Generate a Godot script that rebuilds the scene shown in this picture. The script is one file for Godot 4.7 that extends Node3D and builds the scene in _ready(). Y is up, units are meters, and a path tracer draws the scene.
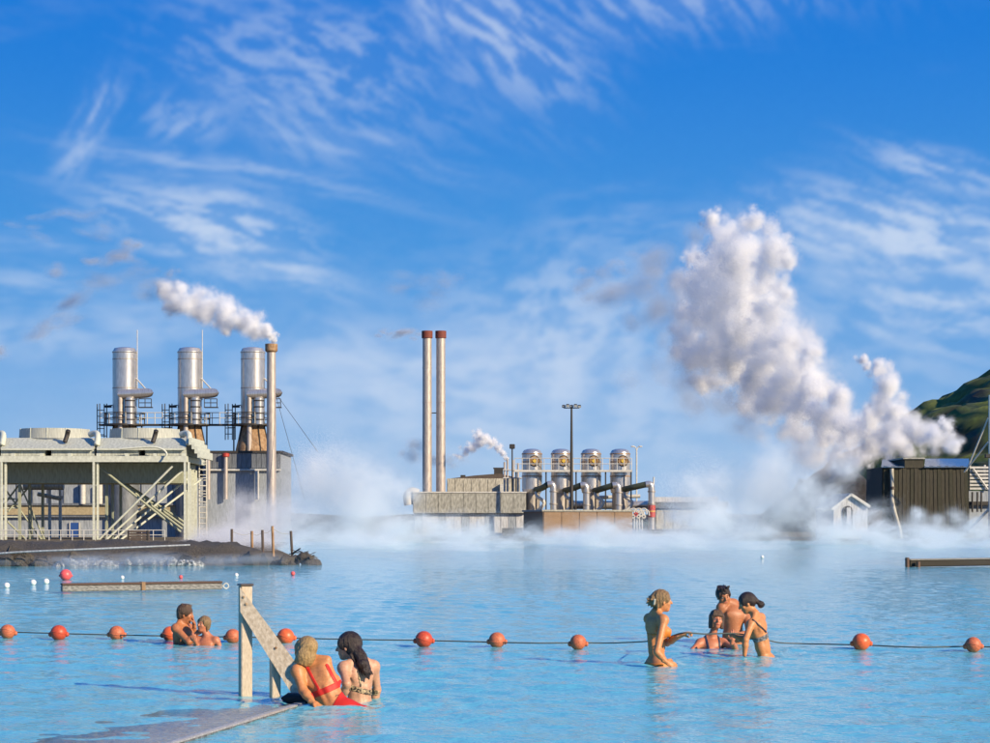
extends Node3D
# A steaming geothermal lagoon with bathers, a line of floats and a power plant on the far shore.
# Metres, y up; the water lies at y = 0, the camera looks along -z from 1.55 m above it.

const EYE := 1.55
const LENS := 2000.0
var M := {}
var used_names := {}
var unit_box: BoxMesh
var unit_tube: CylinderMesh
var rng := RandomNumberGenerator.new()

func _ready() -> void:
	rng.seed = 11
	var cam := Camera3D.new()
	cam.name = "camera"
	cam.projection = Camera3D.PROJECTION_FRUSTUM
	cam.near = 0.1
	cam.far = 6000.0
	cam.size = 2.0 * cam.near * 371.5 / LENS
	cam.frustum_offset = Vector2(0, cam.near * (525.0 - 371.5) / LENS)
	cam.position = Vector3(0, EYE, 0)
	add_child(cam)
	var env := Environment.new()
	env.background_mode = Environment.BG_SKY
	env.tonemap_mode = Environment.TONE_MAPPER_LINEAR
	env.tonemap_exposure = 1.34
	env.volumetric_fog_enabled = true
	env.volumetric_fog_density = 0.0
	env.sdfgi_enabled = true
	env.ssao_enabled = true
	env.ssil_enabled = true
	var pano := PanoramaSkyMaterial.new()
	pano.panorama = ImageTexture.create_from_image(sky_image())
	pano.energy_multiplier = 0.78
	env.sky = Sky.new()
	env.sky.sky_material = pano
	var we := WorldEnvironment.new()
	we.name = "environment"
	we.environment = env
	add_child(we)
	var sun := DirectionalLight3D.new()
	sun.name = "sun"
	sun.light_energy = 1.6
	sun.light_color = Color(1.0, 0.92, 0.79)
	sun.light_angular_distance = 0.5
	sun.shadow_enabled = true
	add_child(sun)
	sun.look_at_from_position(Vector3.ZERO, -SUN_AT)

	unit_box = BoxMesh.new()
	unit_tube = CylinderMesh.new()
	unit_tube.top_radius = 1.0
	unit_tube.bottom_radius = 1.0
	unit_tube.height = 1.0
	unit_tube.radial_segments = 20
	unit_tube.rings = 1
	make_materials()
	setting()
	hills()
	plant_left()
	plant_middle()
	plant_right()
	lagoon_things()
	people()
	steam()

const SUN_AT := Vector3(0.74, 0.42, 0.6)

# ---------------------------------------------------------------- sky
const CIRRUS := [
	# centre (1/2000 rad from the axis), half extents, turn, strength, turn of the fibres, stretch of the fibres
	[330.0, 85.0, 120.0, 62.0, 12.0, 0.44, 25.0, 3.0], [300.0, 140.0, 60.0, 26.0, 30.0, 0.34, 38.0, 5.0],
	[370.0, 158.0, 80.0, 14.0, 8.0, 0.36, 8.0, 7.0], [510.0, 48.0, 70.0, 46.0, 35.0, 0.75, 40.0, 3.0],
	[450.0, 20.0, 30.0, 40.0, 0.0, 0.5, 60.0, 3.0], [680.0, 14.0, 150.0, 34.0, 0.0, 0.42, 55.0, 3.0],
	[105.0, 118.0, 40.0, 17.0, -50.0, 0.55, -55.0, 4.0], [82.0, 168.0, 34.0, 10.0, -52.0, 0.5, -50.0, 5.0],
	[205.0, 130.0, 40.0, 22.0, 10.0, 0.42, -30.0, 3.0], [240.0, 178.0, 150.0, 15.0, 9.0, 0.46, 9.0, 8.0],
	[180.0, 205.0, 120.0, 16.0, 6.0, 0.3, 8.0, 7.0], [205.0, 240.0, 95.0, 34.0, 10.0, 1.25, 12.0, 4.0],
	[280.0, 282.0, 80.0, 16.0, 10.0, 0.8, 9.0, 7.0], [920.0, 248.0, 120.0, 30.0, 8.0, 1.4, 14.0, 4.0],
	[940.0, 300.0, 110.0, 45.0, 22.0, 0.85, 20.0, 5.0], [935.0, 188.0, 60.0, 16.0, 14.0, 0.8, 18.0, 4.0],
	[860.0, 330.0, 120.0, 60.0, 25.0, 0.34, 22.0, 4.0], [560.0, 320.0, 120.0, 75.0, 0.0, 0.62, -20.0, 2.0],
	[450.0, 390.0, 140.0, 60.0, -8.0, 0.6, -8.0, 3.0], [650.0, 400.0, 150.0, 70.0, 0.0, 0.42, 0.0, 3.0],
	[40.0, 300.0, 120.0, 18.0, 4.0, 0.42, 5.0, 8.0], [30.0, 262.0, 60.0, 8.0, -3.0, 0.4, 0.0, 8.0],
	[60.0, 345.0, 140.0, 24.0, -6.0, 0.45, -6.0, 6.0], [340.0, 370.0, 120.0, 40.0, -10.0, 0.5, -8.0, 4.0],
	[975.0, 4.0, 30.0, 14.0, 0.0, 0.4, 10.0, 3.0]]
var sky_fibre: FastNoiseLite
var sky_warp: FastNoiseLite
var sky_broad: FastNoiseLite

func sky_at(az: float, el: float) -> Color:
	# clear air: deep blue overhead, paler and whiter towards the horizon
	var e := maxf(el, 0.0)
	var low := Vector3(0.27, 0.47, 0.73)
	var mid := Vector3(0.075, 0.315, 0.71)
	var top := Vector3(0.012, 0.19, 0.66)
	var c := low.lerp(mid, smoothstep(0.0, 0.11, e)).lerp(top, smoothstep(0.09, 0.27, e))
	c = c.lerp(Vector3(0.012, 0.145, 0.52), smoothstep(0.3, 1.3, e))
	# ice cloud
	var u := 495.0 + LENS * az
	var v := 525.0 - LENS * el
	var d := Vector3(cos(el) * sin(az), sin(el), -cos(el) * cos(az))
	var wx := sky_warp.get_noise_3d(d.x * 1000.0, d.y * 1000.0, d.z * 1000.0)
	var wy := sky_warp.get_noise_3d(d.x * 1000.0 + 700.0, d.y * 1000.0, d.z * 1000.0)
	var field := 0.0
	if absf(az) < 0.45 and el < 0.45:
		var uu := u + wx * 40.0
		var vv := v + wy * 24.0
		for f in CIRRUS:
			var dx: float = uu - f[0]
			var dy: float = vv - f[1]
			if absf(dx) > 330.0 or absf(dy) > 200.0:
				continue
			var ca := cos(deg_to_rad(f[4]))
			var sa := sin(deg_to_rad(f[4]))
			var q: float = pow((dx * ca + dy * sa) / f[2], 2.0) + pow((dy * ca - dx * sa) / f[3], 2.0)
			if q > 4.5:
				continue
			var cf := cos(deg_to_rad(f[6]))
			var sf := sin(deg_to_rad(f[6]))
			var fx: float = (uu * cf + vv * sf) / f[7]
			var fy: float = vv * cf - uu * sf
			# streaky high up, softer and more mottled low down
			var soft := smoothstep(290.0, 340.0, f[1])
			var fib := 0.5 + 0.9 * sky_fibre.get_noise_2d(fx + f[0] * 7.0, fy)
			if soft > 0.0:
				fib = lerpf(fib, 0.62 + 0.75 * sky_warp.get_noise_2d(uu * 2.2, vv * 4.0 + f[0]) + 0.25 * (fib - 0.5), soft)
			field += f[5] * exp(-q * 1.1) * (0.15 + 1.1 * smoothstep(0.3, 0.95, fib))
	var g := 0.5 + 0.5 * sky_broad.get_noise_3d(d.x * 900.0, d.y * 2600.0, d.z * 900.0)
	var thin := 0.5 + 0.6 * sky_fibre.get_noise_3d(d.x * 500.0, d.y * 2600.0, d.z * 500.0)
	field += smoothstep(0.46, 0.85, g) * smoothstep(0.25, 0.9, thin) * 0.24
	field += smoothstep(0.16, 0.0, e) * (0.1 + 0.2 * smoothstep(0.3, 0.7, g))
	field = 1.0 - exp(-maxf(field, 0.0) * 1.0)
	c = c.lerp(Vector3(0.60, 0.70, 0.86), field)
	return Color(c.x, c.y, c.z).linear_to_srgb()

func sky_image() -> Image:
	sky_fibre = FastNoiseLite.new()
	sky_fibre.seed = 4
	sky_fibre.frequency = 0.045
	sky_fibre.fractal_octaves = 4
	sky_fibre.fractal_gain = 0.62
	sky_warp = FastNoiseLite.new()
	sky_warp.seed = 9
	sky_warp.frequency = 0.006
	sky_warp.fractal_octaves = 3
	sky_broad = FastNoiseLite.new()
	sky_broad.seed = 21
	sky_broad.frequency = 0.004
	sky_broad.fractal_octaves = 4
	# the whole dome coarsely, the part near the axis with the same function at full resolution
	var w := 768
	var base := Image.create_empty(w, w / 2, false, Image.FORMAT_RGB8)
	for y in w / 2:
		var el := (0.5 - (y + 0.5) / (w / 2.0)) * PI
		if el < -0.02:
			base.fill_rect(Rect2i(0, y, w, w / 2 - y), base.get_pixel(0, y - 1))
			break
		for x in w:
			var az := (x + 0.5) / w * TAU
			base.set_pixel(x, y, sky_at(az if az < PI else az - TAU, el))
	var full := 4096
	base.resize(full, full / 2, Image.INTERPOLATE_CUBIC)
	var dither := RandomNumberGenerator.new()
	dither.seed = 2
	for y in range(full / 4 - 330, full / 4):
		var el := (0.5 - (y + 0.5) / (full / 2.0)) * PI
		for k in range(-230, 230):
			var az := (k + 0.5) / full * TAU
			var c := sky_at(az, el)
			var n := (dither.randf() - 0.5) / 160.0
			base.set_pixel(posmod(k, full), y, Color(c.r + n, c.g + n, c.b + n))
	return base

# ---------------------------------------------------------------- helpers
func P(px: float, py: float, z: float) -> Vector3:
	# a point at distance z, by its bearing (in 1/2000 rad) as surveyed from the camera's standpoint
	return Vector3((px - 495.0) / LENS * z, EYE - (py - 525.0) / LENS * z, -z)

func on_water(px: float, py: float) -> float:
	return LENS * EYE / (py - 525.0)

func lin(r: float, g: float, b: float) -> Color:
	return Color(r, g, b).linear_to_srgb()

func noise_tex(size: int, freq: float, lo: float, hi: float, kind := 0, oct := 4, sd := 1, dark := Color(-1, 0, 0), light := Color.WHITE) -> NoiseTexture2D:
	var n := FastNoiseLite.new()
	n.seed = sd
	n.frequency = freq
	n.fractal_octaves = oct
	n.noise_type = FastNoiseLite.TYPE_SIMPLEX_SMOOTH if kind == 0 else FastNoiseLite.TYPE_CELLULAR
	var t := NoiseTexture2D.new()
	t.width = size
	t.height = size
	t.seamless = true
	t.noise = n
	var g := Gradient.new()
	g.set_color(0, Color(lo, lo, lo) if dark.r < 0.0 else dark)
	g.set_color(1, Color(hi, hi, hi) if dark.r < 0.0 else light)
	t.color_ramp = g
	return t

func mat(key: String, c: Color, rough := 0.8, metal := 0.0, tex: Texture2D = null, scale := Vector3.ONE, bump: Texture2D = null, bump_cm := 0.0) -> StandardMaterial3D:
	var m := StandardMaterial3D.new()
	m.resource_name = key
	m.albedo_color = c
	m.roughness = rough
	m.metallic = metal
	if tex:
		m.albedo_texture = tex
	if bump:
		m.heightmap_enabled = true
		m.heightmap_texture = bump
		m.heightmap_scale = bump_cm
	if tex or bump:
		m.uv1_triplanar = true
		m.uv1_world_triplanar = true
		m.uv1_scale = scale
	M[key] = m
	return m

func numbered(called: String) -> String:
	var n: int = used_names.get(called, 0)
	used_names[called] = n + 1
	return called if n == 0 else "%s_%03d" % [called, n]

func thing(called: String, label: String, category: String, at: Vector3, group := "") -> Node3D:
	var o := Node3D.new()
	o.name = numbered(called)
	add_child(o)
	o.position = at
	tag(o, label, category, group)
	return o

func tag(o: Node, label: String, category: String, group := "", kind := "") -> void:
	if label:
		o.set_meta("label", label)
	if category:
		o.set_meta("category", category)
	if group:
		o.set_meta("group", group)
	if kind:
		o.set_meta("kind", kind)

func put(parent: Node3D, called: String, mesh: Mesh, m: Material, t: Transform3D) -> MeshInstance3D:
	var o := MeshInstance3D.new()
	o.name = numbered(called) if parent == self else called
	o.mesh = mesh
	o.material_override = m
	parent.add_child(o, true)
	o.global_transform = t
	return o

func box(parent: Node3D, called: String, c: Vector3, size: Vector3, m: Material, yaw := 0.0) -> MeshInstance3D:
	return put(parent, called, unit_box, m, Transform3D(Basis(Vector3.UP, yaw).scaled_local(size), c))

func along(a: Vector3, b: Vector3) -> Basis:
	var y := (b - a).normalized()
	var x := y.cross(Vector3(0, 0, 1))
	if x.length() < 0.05:
		x = y.cross(Vector3(1, 0, 0))
	x = x.normalized()
	return Basis(x, y, x.cross(y))

func tube(parent: Node3D, called: String, a: Vector3, b: Vector3, r: float, m: Material) -> MeshInstance3D:
	return put(parent, called, unit_tube, m, Transform3D(along(a, b).scaled_local(Vector3(r, a.distance_to(b), r)), (a + b) / 2.0))

func beam(parent: Node3D, called: String, a: Vector3, b: Vector3, w: float, d: float, m: Material) -> MeshInstance3D:
	return put(parent, called, unit_box, m, Transform3D(along(a, b).scaled_local(Vector3(w, a.distance_to(b), d)), (a + b) / 2.0))

func sweep(points: Array, radius: float, sides := 14, per := 6) -> ArrayMesh:
	# a pipe along a smooth curve through the points, closed at both ends
	var path: Array[Vector3] = []
	for k in points.size() - 1:
		var p0: Vector3 = points[maxi(k - 1, 0)]
		var p1: Vector3 = points[k]
		var p2: Vector3 = points[k + 1]
		var p3: Vector3 = points[mini(k + 2, points.size() - 1)]
		for i in per:
			path.append(p1.cubic_interpolate(p2, p0, p3, float(i) / per))
	path.append(points[-1])
	return tube_mesh(path, func(_k): return radius, sides)

func tube_mesh(path: Array, radius: Callable, sides := 12) -> ArrayMesh:
	var verts := PackedVector3Array()
	var norms := PackedVector3Array()
	var idx := PackedInt32Array()
	var n := path.size()
	var up := Vector3.UP
	for k in n:
		var dir: Vector3 = (path[mini(k + 1, n - 1)] - path[maxi(k - 1, 0)]).normalized()
		if absf(dir.dot(up)) > 0.97:
			up = Vector3.RIGHT if absf(dir.x) < 0.7 else Vector3.BACK
		var x := dir.cross(up).normalized()
		var y := x.cross(dir)
		up = y
		var r: float = radius.call(float(k) / maxf(n - 1, 1))
		for i in sides:
			var a := TAU * i / sides
			var d := x * cos(a) + y * sin(a)
			verts.append(path[k] + d * r)
			norms.append(d)
	for k in n - 1:
		for i in sides:
			var j := (i + 1) % sides
			var a := k * sides + i
			var b := k * sides + j
			idx.append_array([a, b, a + sides, b, b + sides, a + sides])
	for e in [0, n - 1]:
		var c := verts.size()
		verts.append(path[e])
		norms.append((path[0] - path[1]).normalized() if e == 0 else (path[n - 1] - path[n - 2]).normalized())
		for i in sides:
			idx.append_array([c, e * sides + i, e * sides + (i + 1) % sides])
	return from_arrays(verts, norms, idx)

func from_arrays(verts: PackedVector3Array, norms: PackedVector3Array, idx: PackedInt32Array, cols := PackedColorArray()) -> ArrayMesh:
	# turns each face so that its front (clockwise) side is the one its normals point out of
	for t in range(0, idx.size(), 3):
		var a := verts[idx[t]]
		var g := (verts[idx[t + 1]] - a).cross(verts[idx[t + 2]] - a)
		if g.dot(norms[idx[t]] + norms[idx[t + 1]] + norms[idx[t + 2]]) > 0.0:
			var s := idx[t + 1]
			idx[t + 1] = idx[t + 2]
			idx[t + 2] = s
	var arr := []
	arr.resize(Mesh.ARRAY_MAX)
	arr[Mesh.ARRAY_VERTEX] = verts
	arr[Mesh.ARRAY_NORMAL] = norms
	arr[Mesh.ARRAY_INDEX] = idx
	if cols.size():
		arr[Mesh.ARRAY_COLOR] = cols
	var m := ArrayMesh.new()
	m.add_surface_from_arrays(Mesh.PRIMITIVE_TRIANGLES, arr)
	return m

func lathe_mesh(profile: Array, sides := 32, from := 0.0, span := TAU) -> ArrayMesh:
	var verts := PackedVector3Array()
	var norms := PackedVector3Array()
	var idx := PackedInt32Array()
	for k in profile.size() - 1:
		var p: Vector2 = profile[k]
		var q: Vector2 = profile[k + 1]
		var nr := Vector2(q.y - p.y, p.x - q.x).normalized()
		var b := verts.size()
		for i in sides + 1:
			var a := from + span * i / sides
			for r in [p, q]:
				verts.append(Vector3(cos(a) * r.x, r.y, sin(a) * r.x))
				norms.append(Vector3(cos(a) * nr.x, nr.y, sin(a) * nr.x))
		for i in sides:
			var o := b + i * 2
			idx.append_array([o, o + 1, o + 2, o + 1, o + 3, o + 2])
	return from_arrays(verts, norms, idx)

func bevelled(size: Vector3, c: float) -> ArrayMesh:
	# a box with chamfered edges, flat shaded
	var h := size / 2.0
	var pts := []
	for sx in [-1, 1]:
		for sy in [-1, 1]:
			for sz in [-1, 1]:
				pts.append(Vector3(sx * h.x, sy * (h.y - c), sz * (h.z - c)))
				pts.append(Vector3(sx * (h.x - c), sy * h.y, sz * (h.z - c)))
				pts.append(Vector3(sx * (h.x - c), sy * (h.y - c), sz * h.z))
	return hull(pts)

func hull(pts: Array) -> ArrayMesh:
	# flat-shaded convex hull of a handful of points
	var verts := PackedVector3Array()
	var norms := PackedVector3Array()
	var idx := PackedInt32Array()
	var n := pts.size()
	for i in n:
		for j in range(i + 1, n):
			for k in range(j + 1, n):
				var nn: Vector3 = (pts[j] - pts[i]).cross(pts[k] - pts[i])
				if nn.length() < 1e-9:
					continue
				nn = nn.normalized()
				var pos := false
				var neg := false
				var flat := false
				for q in n:
					if q == i or q == j or q == k:
						continue
					var d: float = nn.dot(pts[q] - pts[i])
					if d > 1e-5:
						pos = true
					elif d < -1e-5:
						neg = true
					else:
						flat = true
				if pos and neg:
					continue
				if pos:
					nn = -nn
				if flat:
					# fan coplanar points once: only from the lowest index triple
					var ring := []
					for q in n:
						if absf(nn.dot(pts[q] - pts[i])) <= 1e-5:
							ring.append(q)
					if ring[0] != i or ring[1] != j or ring[2] != k:
						continue
					var mid := Vector3.ZERO
					for q in ring:
						mid += pts[q]
					mid /= ring.size()
					var ex: Vector3 = (pts[ring[0]] - mid).normalized()
					var ey := nn.cross(ex)
					ring.sort_custom(func(a, b): return atan2((pts[a] - mid).dot(ey), (pts[a] - mid).dot(ex)) < atan2((pts[b] - mid).dot(ey), (pts[b] - mid).dot(ex)))
					var b0 := verts.size()
					for q in ring:
						verts.append(pts[q])
						norms.append(nn)
					for q in range(1, ring.size() - 1):
						idx.append_array([b0, b0 + q, b0 + q + 1])
				else:
					var b1 := verts.size()
					for q in [i, j, k]:
						verts.append(pts[q])
						norms.append(nn)
					idx.append_array([b1, b1 + 1, b1 + 2])
	return from_arrays(verts, norms, idx)

func railing(parent: Node3D, a: Vector3, b: Vector3, high: float, posts: int, m: Material, r := 0.035, rails := 2) -> void:
	for i in posts:
		var p := a.lerp(b, float(i) / maxf(posts - 1, 1))
		tube(parent, "railing_post", p, p + Vector3.UP * high, r, m)
	for k in rails:
		var y := Vector3.UP * high * (1.0 - k / float(rails) * 0.95)
		tube(parent, "rail", a + y, b + y, r, m)

func ladder(parent: Node3D, foot: Vector3, top: Vector3, wide: float, m: Material, step := 0.45, r := 0.035) -> void:
	var side := Vector3(wide / 2.0, 0, 0)
	tube(parent, "ladder_rail", foot - side, top - side, r, m)
	tube(parent, "ladder_rail", foot + side, top + side, r, m)
	var n := int(foot.distance_to(top) / step)
	for i in range(1, n):
		var p := foot.lerp(top, float(i) / n)
		tube(parent, "rung", p - side, p + side, r * 0.8, m)

# ---------------------------------------------------------------- materials
func make_materials() -> void:
	var mottle := noise_tex(512, 0.012, 0.84, 1.0, 0, 5, 3)
	var streak := noise_tex(512, 0.02, 0.74, 1.0, 0, 5, 7)
	var stained := noise_tex(512, 0.02, 0.64, 1.0, 0, 6, 8)
	var fine := noise_tex(512, 0.05, 0.0, 1.0, 0, 4, 12)
	var rust := noise_tex(512, 0.012, 0, 1, 0, 5, 15, lin(0.16, 0.075, 0.03), lin(0.5, 0.36, 0.22))
	var wide := Vector3(0.35, 0.35, 0.35)
	var down := Vector3(0.8, 0.07, 0.8)
	mat("aluminium", lin(0.78, 0.73, 0.68), 0.3, 0.72, streak, down)
	mat("aluminium_old", lin(0.5, 0.45, 0.4), 0.5, 0.5, streak, down)
	mat("stack_steel", lin(0.6, 0.52, 0.45), 0.45, 0.35, streak, down)
	mat("rust_red", lin(0.2, 0.045, 0.025), 0.75, 0.0, mottle, wide)
	mat("red_paint", lin(0.5, 0.05, 0.03), 0.5, 0.0, mottle, wide)
	mat("rusty", Color.WHITE, 0.85, 0.1, rust, Vector3(0.4, 0.3, 0.4))
	mat("pale_green", lin(0.63, 0.65, 0.54), 0.6, 0.0, mottle, wide)
	mat("green_casing", lin(0.59, 0.61, 0.52), 0.65, 0.0, streak, Vector3(0.3, 0.12, 0.3))
	mat("green_panel", lin(0.53, 0.54, 0.47), 0.7, 0.0, streak, down)
	mat("green_post", lin(0.42, 0.44, 0.31), 0.6, 0.0, streak, down)
	mat("dark_steel", lin(0.045, 0.04, 0.035), 0.6, 0.3)
	mat("white_steel", lin(0.62, 0.6, 0.54), 0.5, 0.0, mottle, wide)
	mat("grey_cladding", lin(0.24, 0.26, 0.28), 0.55, 0.2, stained, down)
	mat("pale_cladding", lin(0.42, 0.46, 0.5), 0.7, 0.0, stained, down)
	mat("cream_cladding", lin(0.62, 0.58, 0.47), 0.75, 0.0, stained, Vector3(0.4, 0.1, 0.4))
	mat("tan_band", lin(0.42, 0.34, 0.2), 0.8, 0.0, mottle, wide)
	mat("fascia", lin(0.48, 0.47, 0.4), 0.8, 0.0, stained, Vector3(0.3, 0.1, 0.3))
	mat("blue_door", lin(0.02, 0.07, 0.24), 0.5)
	mat("concrete_brown", lin(0.3, 0.2, 0.12), 0.9, 0.0, mottle, Vector3(0.25, 0.25, 0.25), fine, 3.0)
	mat("roof_dark", lin(0.1, 0.075, 0.06), 0.8, 0.0, mottle, wide)
	mat("roof_sheet", lin(0.3, 0.34, 0.38), 0.22, 0.75, mottle, wide)
	mat("yellow", lin(0.6, 0.4, 0.05), 0.6)
	mat("pipe_green", lin(0.09, 0.1, 0.055), 0.6, 0.1, mottle, wide)
	mat("lamp_glass", lin(0.5, 0.52, 0.5), 0.15)
	var board := noise_tex(512, 0.02, 0, 1, 0, 5, 31, lin(0.022, 0.02, 0.014), lin(0.075, 0.065, 0.04))
	mat("dark_board", Color.WHITE, 0.85, 0.0, board, Vector3(1.2, 0.09, 1.2))
	mat("dark_board_worn", lin(0.8, 0.85, 0.75), 0.85, 0.0, board, Vector3(1.5, 0.13, 1.5))
	mat("white_board", lin(0.72, 0.72, 0.72), 0.7, 0.0, stained, down)
	var wood := noise_tex(512, 0.03, 0, 1, 0, 5, 41, lin(0.36, 0.28, 0.19), lin(0.68, 0.58, 0.45))
	mat("bleached_wood", Color.WHITE, 0.75, 0.0, wood, Vector3(7.0, 0.9, 7.0), fine, 0.3)
	mat("bleached_wood_slanted", Color.WHITE, 0.75, 0.0, wood, Vector3(1.6, 1.1, 1.6), fine, 0.2)
	mat("wet_wood", lin(0.09, 0.065, 0.05), 0.3, 0.0, mottle, Vector3(2, 2, 2))
	mat("boom_wood", lin(0.5, 0.47, 0.42), 0.7, 0.0, noise_tex(512, 0.02, 0.35, 1.0, 0, 5, 44), Vector3(0.9, 3.0, 3.0))
	mat("boom_top", lin(0.13, 0.07, 0.045), 0.7, 0.0, mottle, Vector3(1, 1, 1))
	mat("boom_dark", lin(0.03, 0.023, 0.014), 0.85, 0.0, mottle, Vector3(1, 1, 1))
	mat("float_orange", lin(0.86, 0.15, 0.04), 0.42, 0.0, noise_tex(256, 0.02, 0.8, 1.0, 0, 4, 51), Vector3(4, 4, 4))
	mat("float_faded", lin(0.84, 0.22, 0.09), 0.55, 0.0, noise_tex(256, 0.03, 0.6, 1.0, 0, 5, 53), Vector3(5, 5, 5))
	mat("float_dark", lin(0.76, 0.1, 0.035), 0.45, 0.0, noise_tex(256, 0.03, 0.65, 1.0, 0, 5, 54), Vector3(5, 5, 5))
	mat("float_pink", lin(0.75, 0.1, 0.1), 0.4)
	mat("float_white", lin(0.75, 0.72, 0.68), 0.35)
	mat("rope", lin(0.13, 0.14, 0.11), 0.8, 0.0, noise_tex(256, 0.1, 0.5, 1.0, 0, 2, 52), Vector3(18, 18, 18))
	mat("black_rubber", lin(0.018, 0.016, 0.014), 0.35, 0.0, mottle, Vector3(5, 5, 5), fine, 0.5)
	var crust := noise_tex(512, 0.03, 0, 1, 0, 5, 61, lin(0.03, 0.027, 0.022), lin(0.12, 0.1, 0.075))
	mat("lava", Color.WHITE, 0.9, 0.0, crust, Vector3(0.5, 0.5, 0.5), fine, 4.0)
	var silica := NoiseTexture2D.new()
	silica.width = 512
	silica.height = 512
	silica.seamless = true
	silica.noise = crust_noise(0.035, 63)
	var ramp := Gradient.new()
	ramp.offsets = PackedFloat32Array([0.0, 0.53, 0.6, 1.0])
	ramp.colors = PackedColorArray([lin(0.025, 0.025, 0.022), lin(0.07, 0.065, 0.055), lin(0.5, 0.52, 0.52), lin(0.78, 0.78, 0.76)])
	silica.color_ramp = ramp
	mat("silica_rock", Color.WHITE, 0.8, 0.0, silica, Vector3(0.55, 0.55, 0.55), fine, 2.0)
	mat("wet_concrete", lin(0.2, 0.22, 0.24), 0.1, 0.0, mottle, Vector3(0.8, 0.8, 0.8), noise_tex(512, 0.018, 0.0, 1.0, 0, 3, 70), 3.0)
	mat("worn_paint", lin(0.62, 0.6, 0.56), 0.3, 0.0, noise_tex(512, 0.03, 0.45, 1.0, 0, 5, 71), Vector3(2, 2, 2))
	# milky lagoon: the colour is that of the silica-laden water itself
	var w := mat("milky_water", lin(0.155, 0.53, 0.61), 0.05, 0.0, null, Vector3.ONE)
	w.metallic_specular = 0.4
	w.heightmap_enabled = true
	w.heightmap_texture = noise_tex(1024, 0.022, 0.0, 1.0, 0, 4, 81)
	w.heightmap_scale = 0.8
	w.uv1_triplanar = true
	w.uv1_world_triplanar = true
	w.uv1_scale = Vector3(0.42, 1.0, 0.42)
	var land := mat("terrain", Color.WHITE, 0.95, 0.0, noise_tex(512, 0.03, 0.6, 1.0, 0, 5, 91), Vector3(0.03, 0.03, 0.03))
	land.vertex_color_use_as_albedo = true
	# skin, hair and cloth
	for s in [["skin_warm", 0.66, 0.265, 0.095], ["skin_pale", 0.62, 0.33, 0.2], ["skin_tan", 0.5, 0.18, 0.07], ["skin_red", 0.6, 0.21, 0.1]]:
		var sk := mat(s[0], lin(s[1], s[2], s[3]), 0.5, 0.0, noise_tex(256, 0.03, 0.8, 1.0, 0, 4, 101), Vector3(5, 5, 5))
		sk.subsurf_scatter_enabled = true
		sk.subsurf_scatter_strength = 0.12
	for h in [["hair_blonde", 0.16, 0.085, 0.03, 0.62, 0.42, 0.17], ["hair_dark", 0.008, 0.005, 0.004, 0.05, 0.022, 0.014], ["hair_brown", 0.03, 0.015, 0.007, 0.17, 0.085, 0.035], ["hair_fair", 0.09, 0.05, 0.02, 0.42, 0.26, 0.11]]:
		mat(h[0], Color.WHITE, 0.42, 0.0, noise_tex(256, 0.06, 0, 1, 0, 3, 111, lin(h[1], h[2], h[3]), lin(h[4], h[5], h[6])), Vector3(9, 2.2, 9), fine, 0.6)
	mat("red_cloth", lin(0.68, 0.025, 0.012), 0.6, 0.0, fine_cloth(), Vector3(8, 8, 8))
	mat("orange_cloth", lin(0.75, 0.24, 0.03), 0.55, 0.0, fine_cloth(), Vector3(8, 8, 8))
	mat("black_cloth", lin(0.014, 0.012, 0.016), 0.6)
	mat("blue_cloth", lin(0.02, 0.03, 0.06), 0.6)
	var spots := NoiseTexture2D.new()
	spots.width = 256
	spots.height = 256
	spots.seamless = true
	var cell := FastNoiseLite.new()
	cell.noise_type = FastNoiseLite.TYPE_CELLULAR
	cell.frequency = 0.05
	spots.noise = cell
	var sg := Gradient.new()
	sg.offsets = PackedFloat32Array([0.0, 0.45, 0.5, 1.0])
	sg.colors = PackedColorArray([lin(0.02, 0.015, 0.01), lin(0.03, 0.02, 0.015), lin(0.45, 0.33, 0.18), lin(0.6, 0.45, 0.26)])
	spots.color_ramp = sg
	mat("spotted_cloth", Color.WHITE, 0.6, 0.0, spots, Vector3(3.5, 3.5, 3.5))
	var check := mat("black_white_cloth", Color.WHITE, 0.6, 0.0, noise_tex(256, 0.06, 0, 1, 1, 1, 121, lin(0.012, 0.012, 0.014), lin(0.75, 0.72, 0.7)), Vector3(2, 2, 2))
	check.roughness = 0.6
	mat("eye_white", lin(0.7, 0.66, 0.6), 0.2)
	mat("eye_dark", lin(0.02, 0.013, 0.01), 0.2)
	mat("lip", lin(0.4, 0.09, 0.07), 0.45)
	mat("tattoo_ink", lin(0.1, 0.07, 0.06), 0.5)
	var vap := mat("vapour", lin(0.98, 0.98, 0.98), 1.0)
	vap.specular_mode = BaseMaterial3D.SPECULAR_DISABLED
	vap.backlight_enabled = true
	vap.backlight = Color(1, 1, 1)

func fine_cloth() -> Texture2D:
	return noise_tex(256, 0.08, 0.82, 1.0, 0, 3, 131)

func crust_noise(f: float, sd: int) -> FastNoiseLite:
	var n := FastNoiseLite.new()
	n.seed = sd
	n.frequency = f
	n.fractal_octaves = 5
	n.fractal_gain = 0.6
	return n

# ---------------------------------------------------------------- setting
const WAVES := [[0.00, 2.3, 0.006], [0.35, 1.55, 0.0065], [-0.5, 1.13, 0.006], [0.9, 0.83, 0.005], [-1.1, 0.66, 0.0045], [0.2, 0.52, 0.0042], [1.35, 0.43, 0.003], [-0.25, 0.36, 0.003], [0.65, 0.29, 0.0022], [-0.85, 0.23, 0.0016]]

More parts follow.
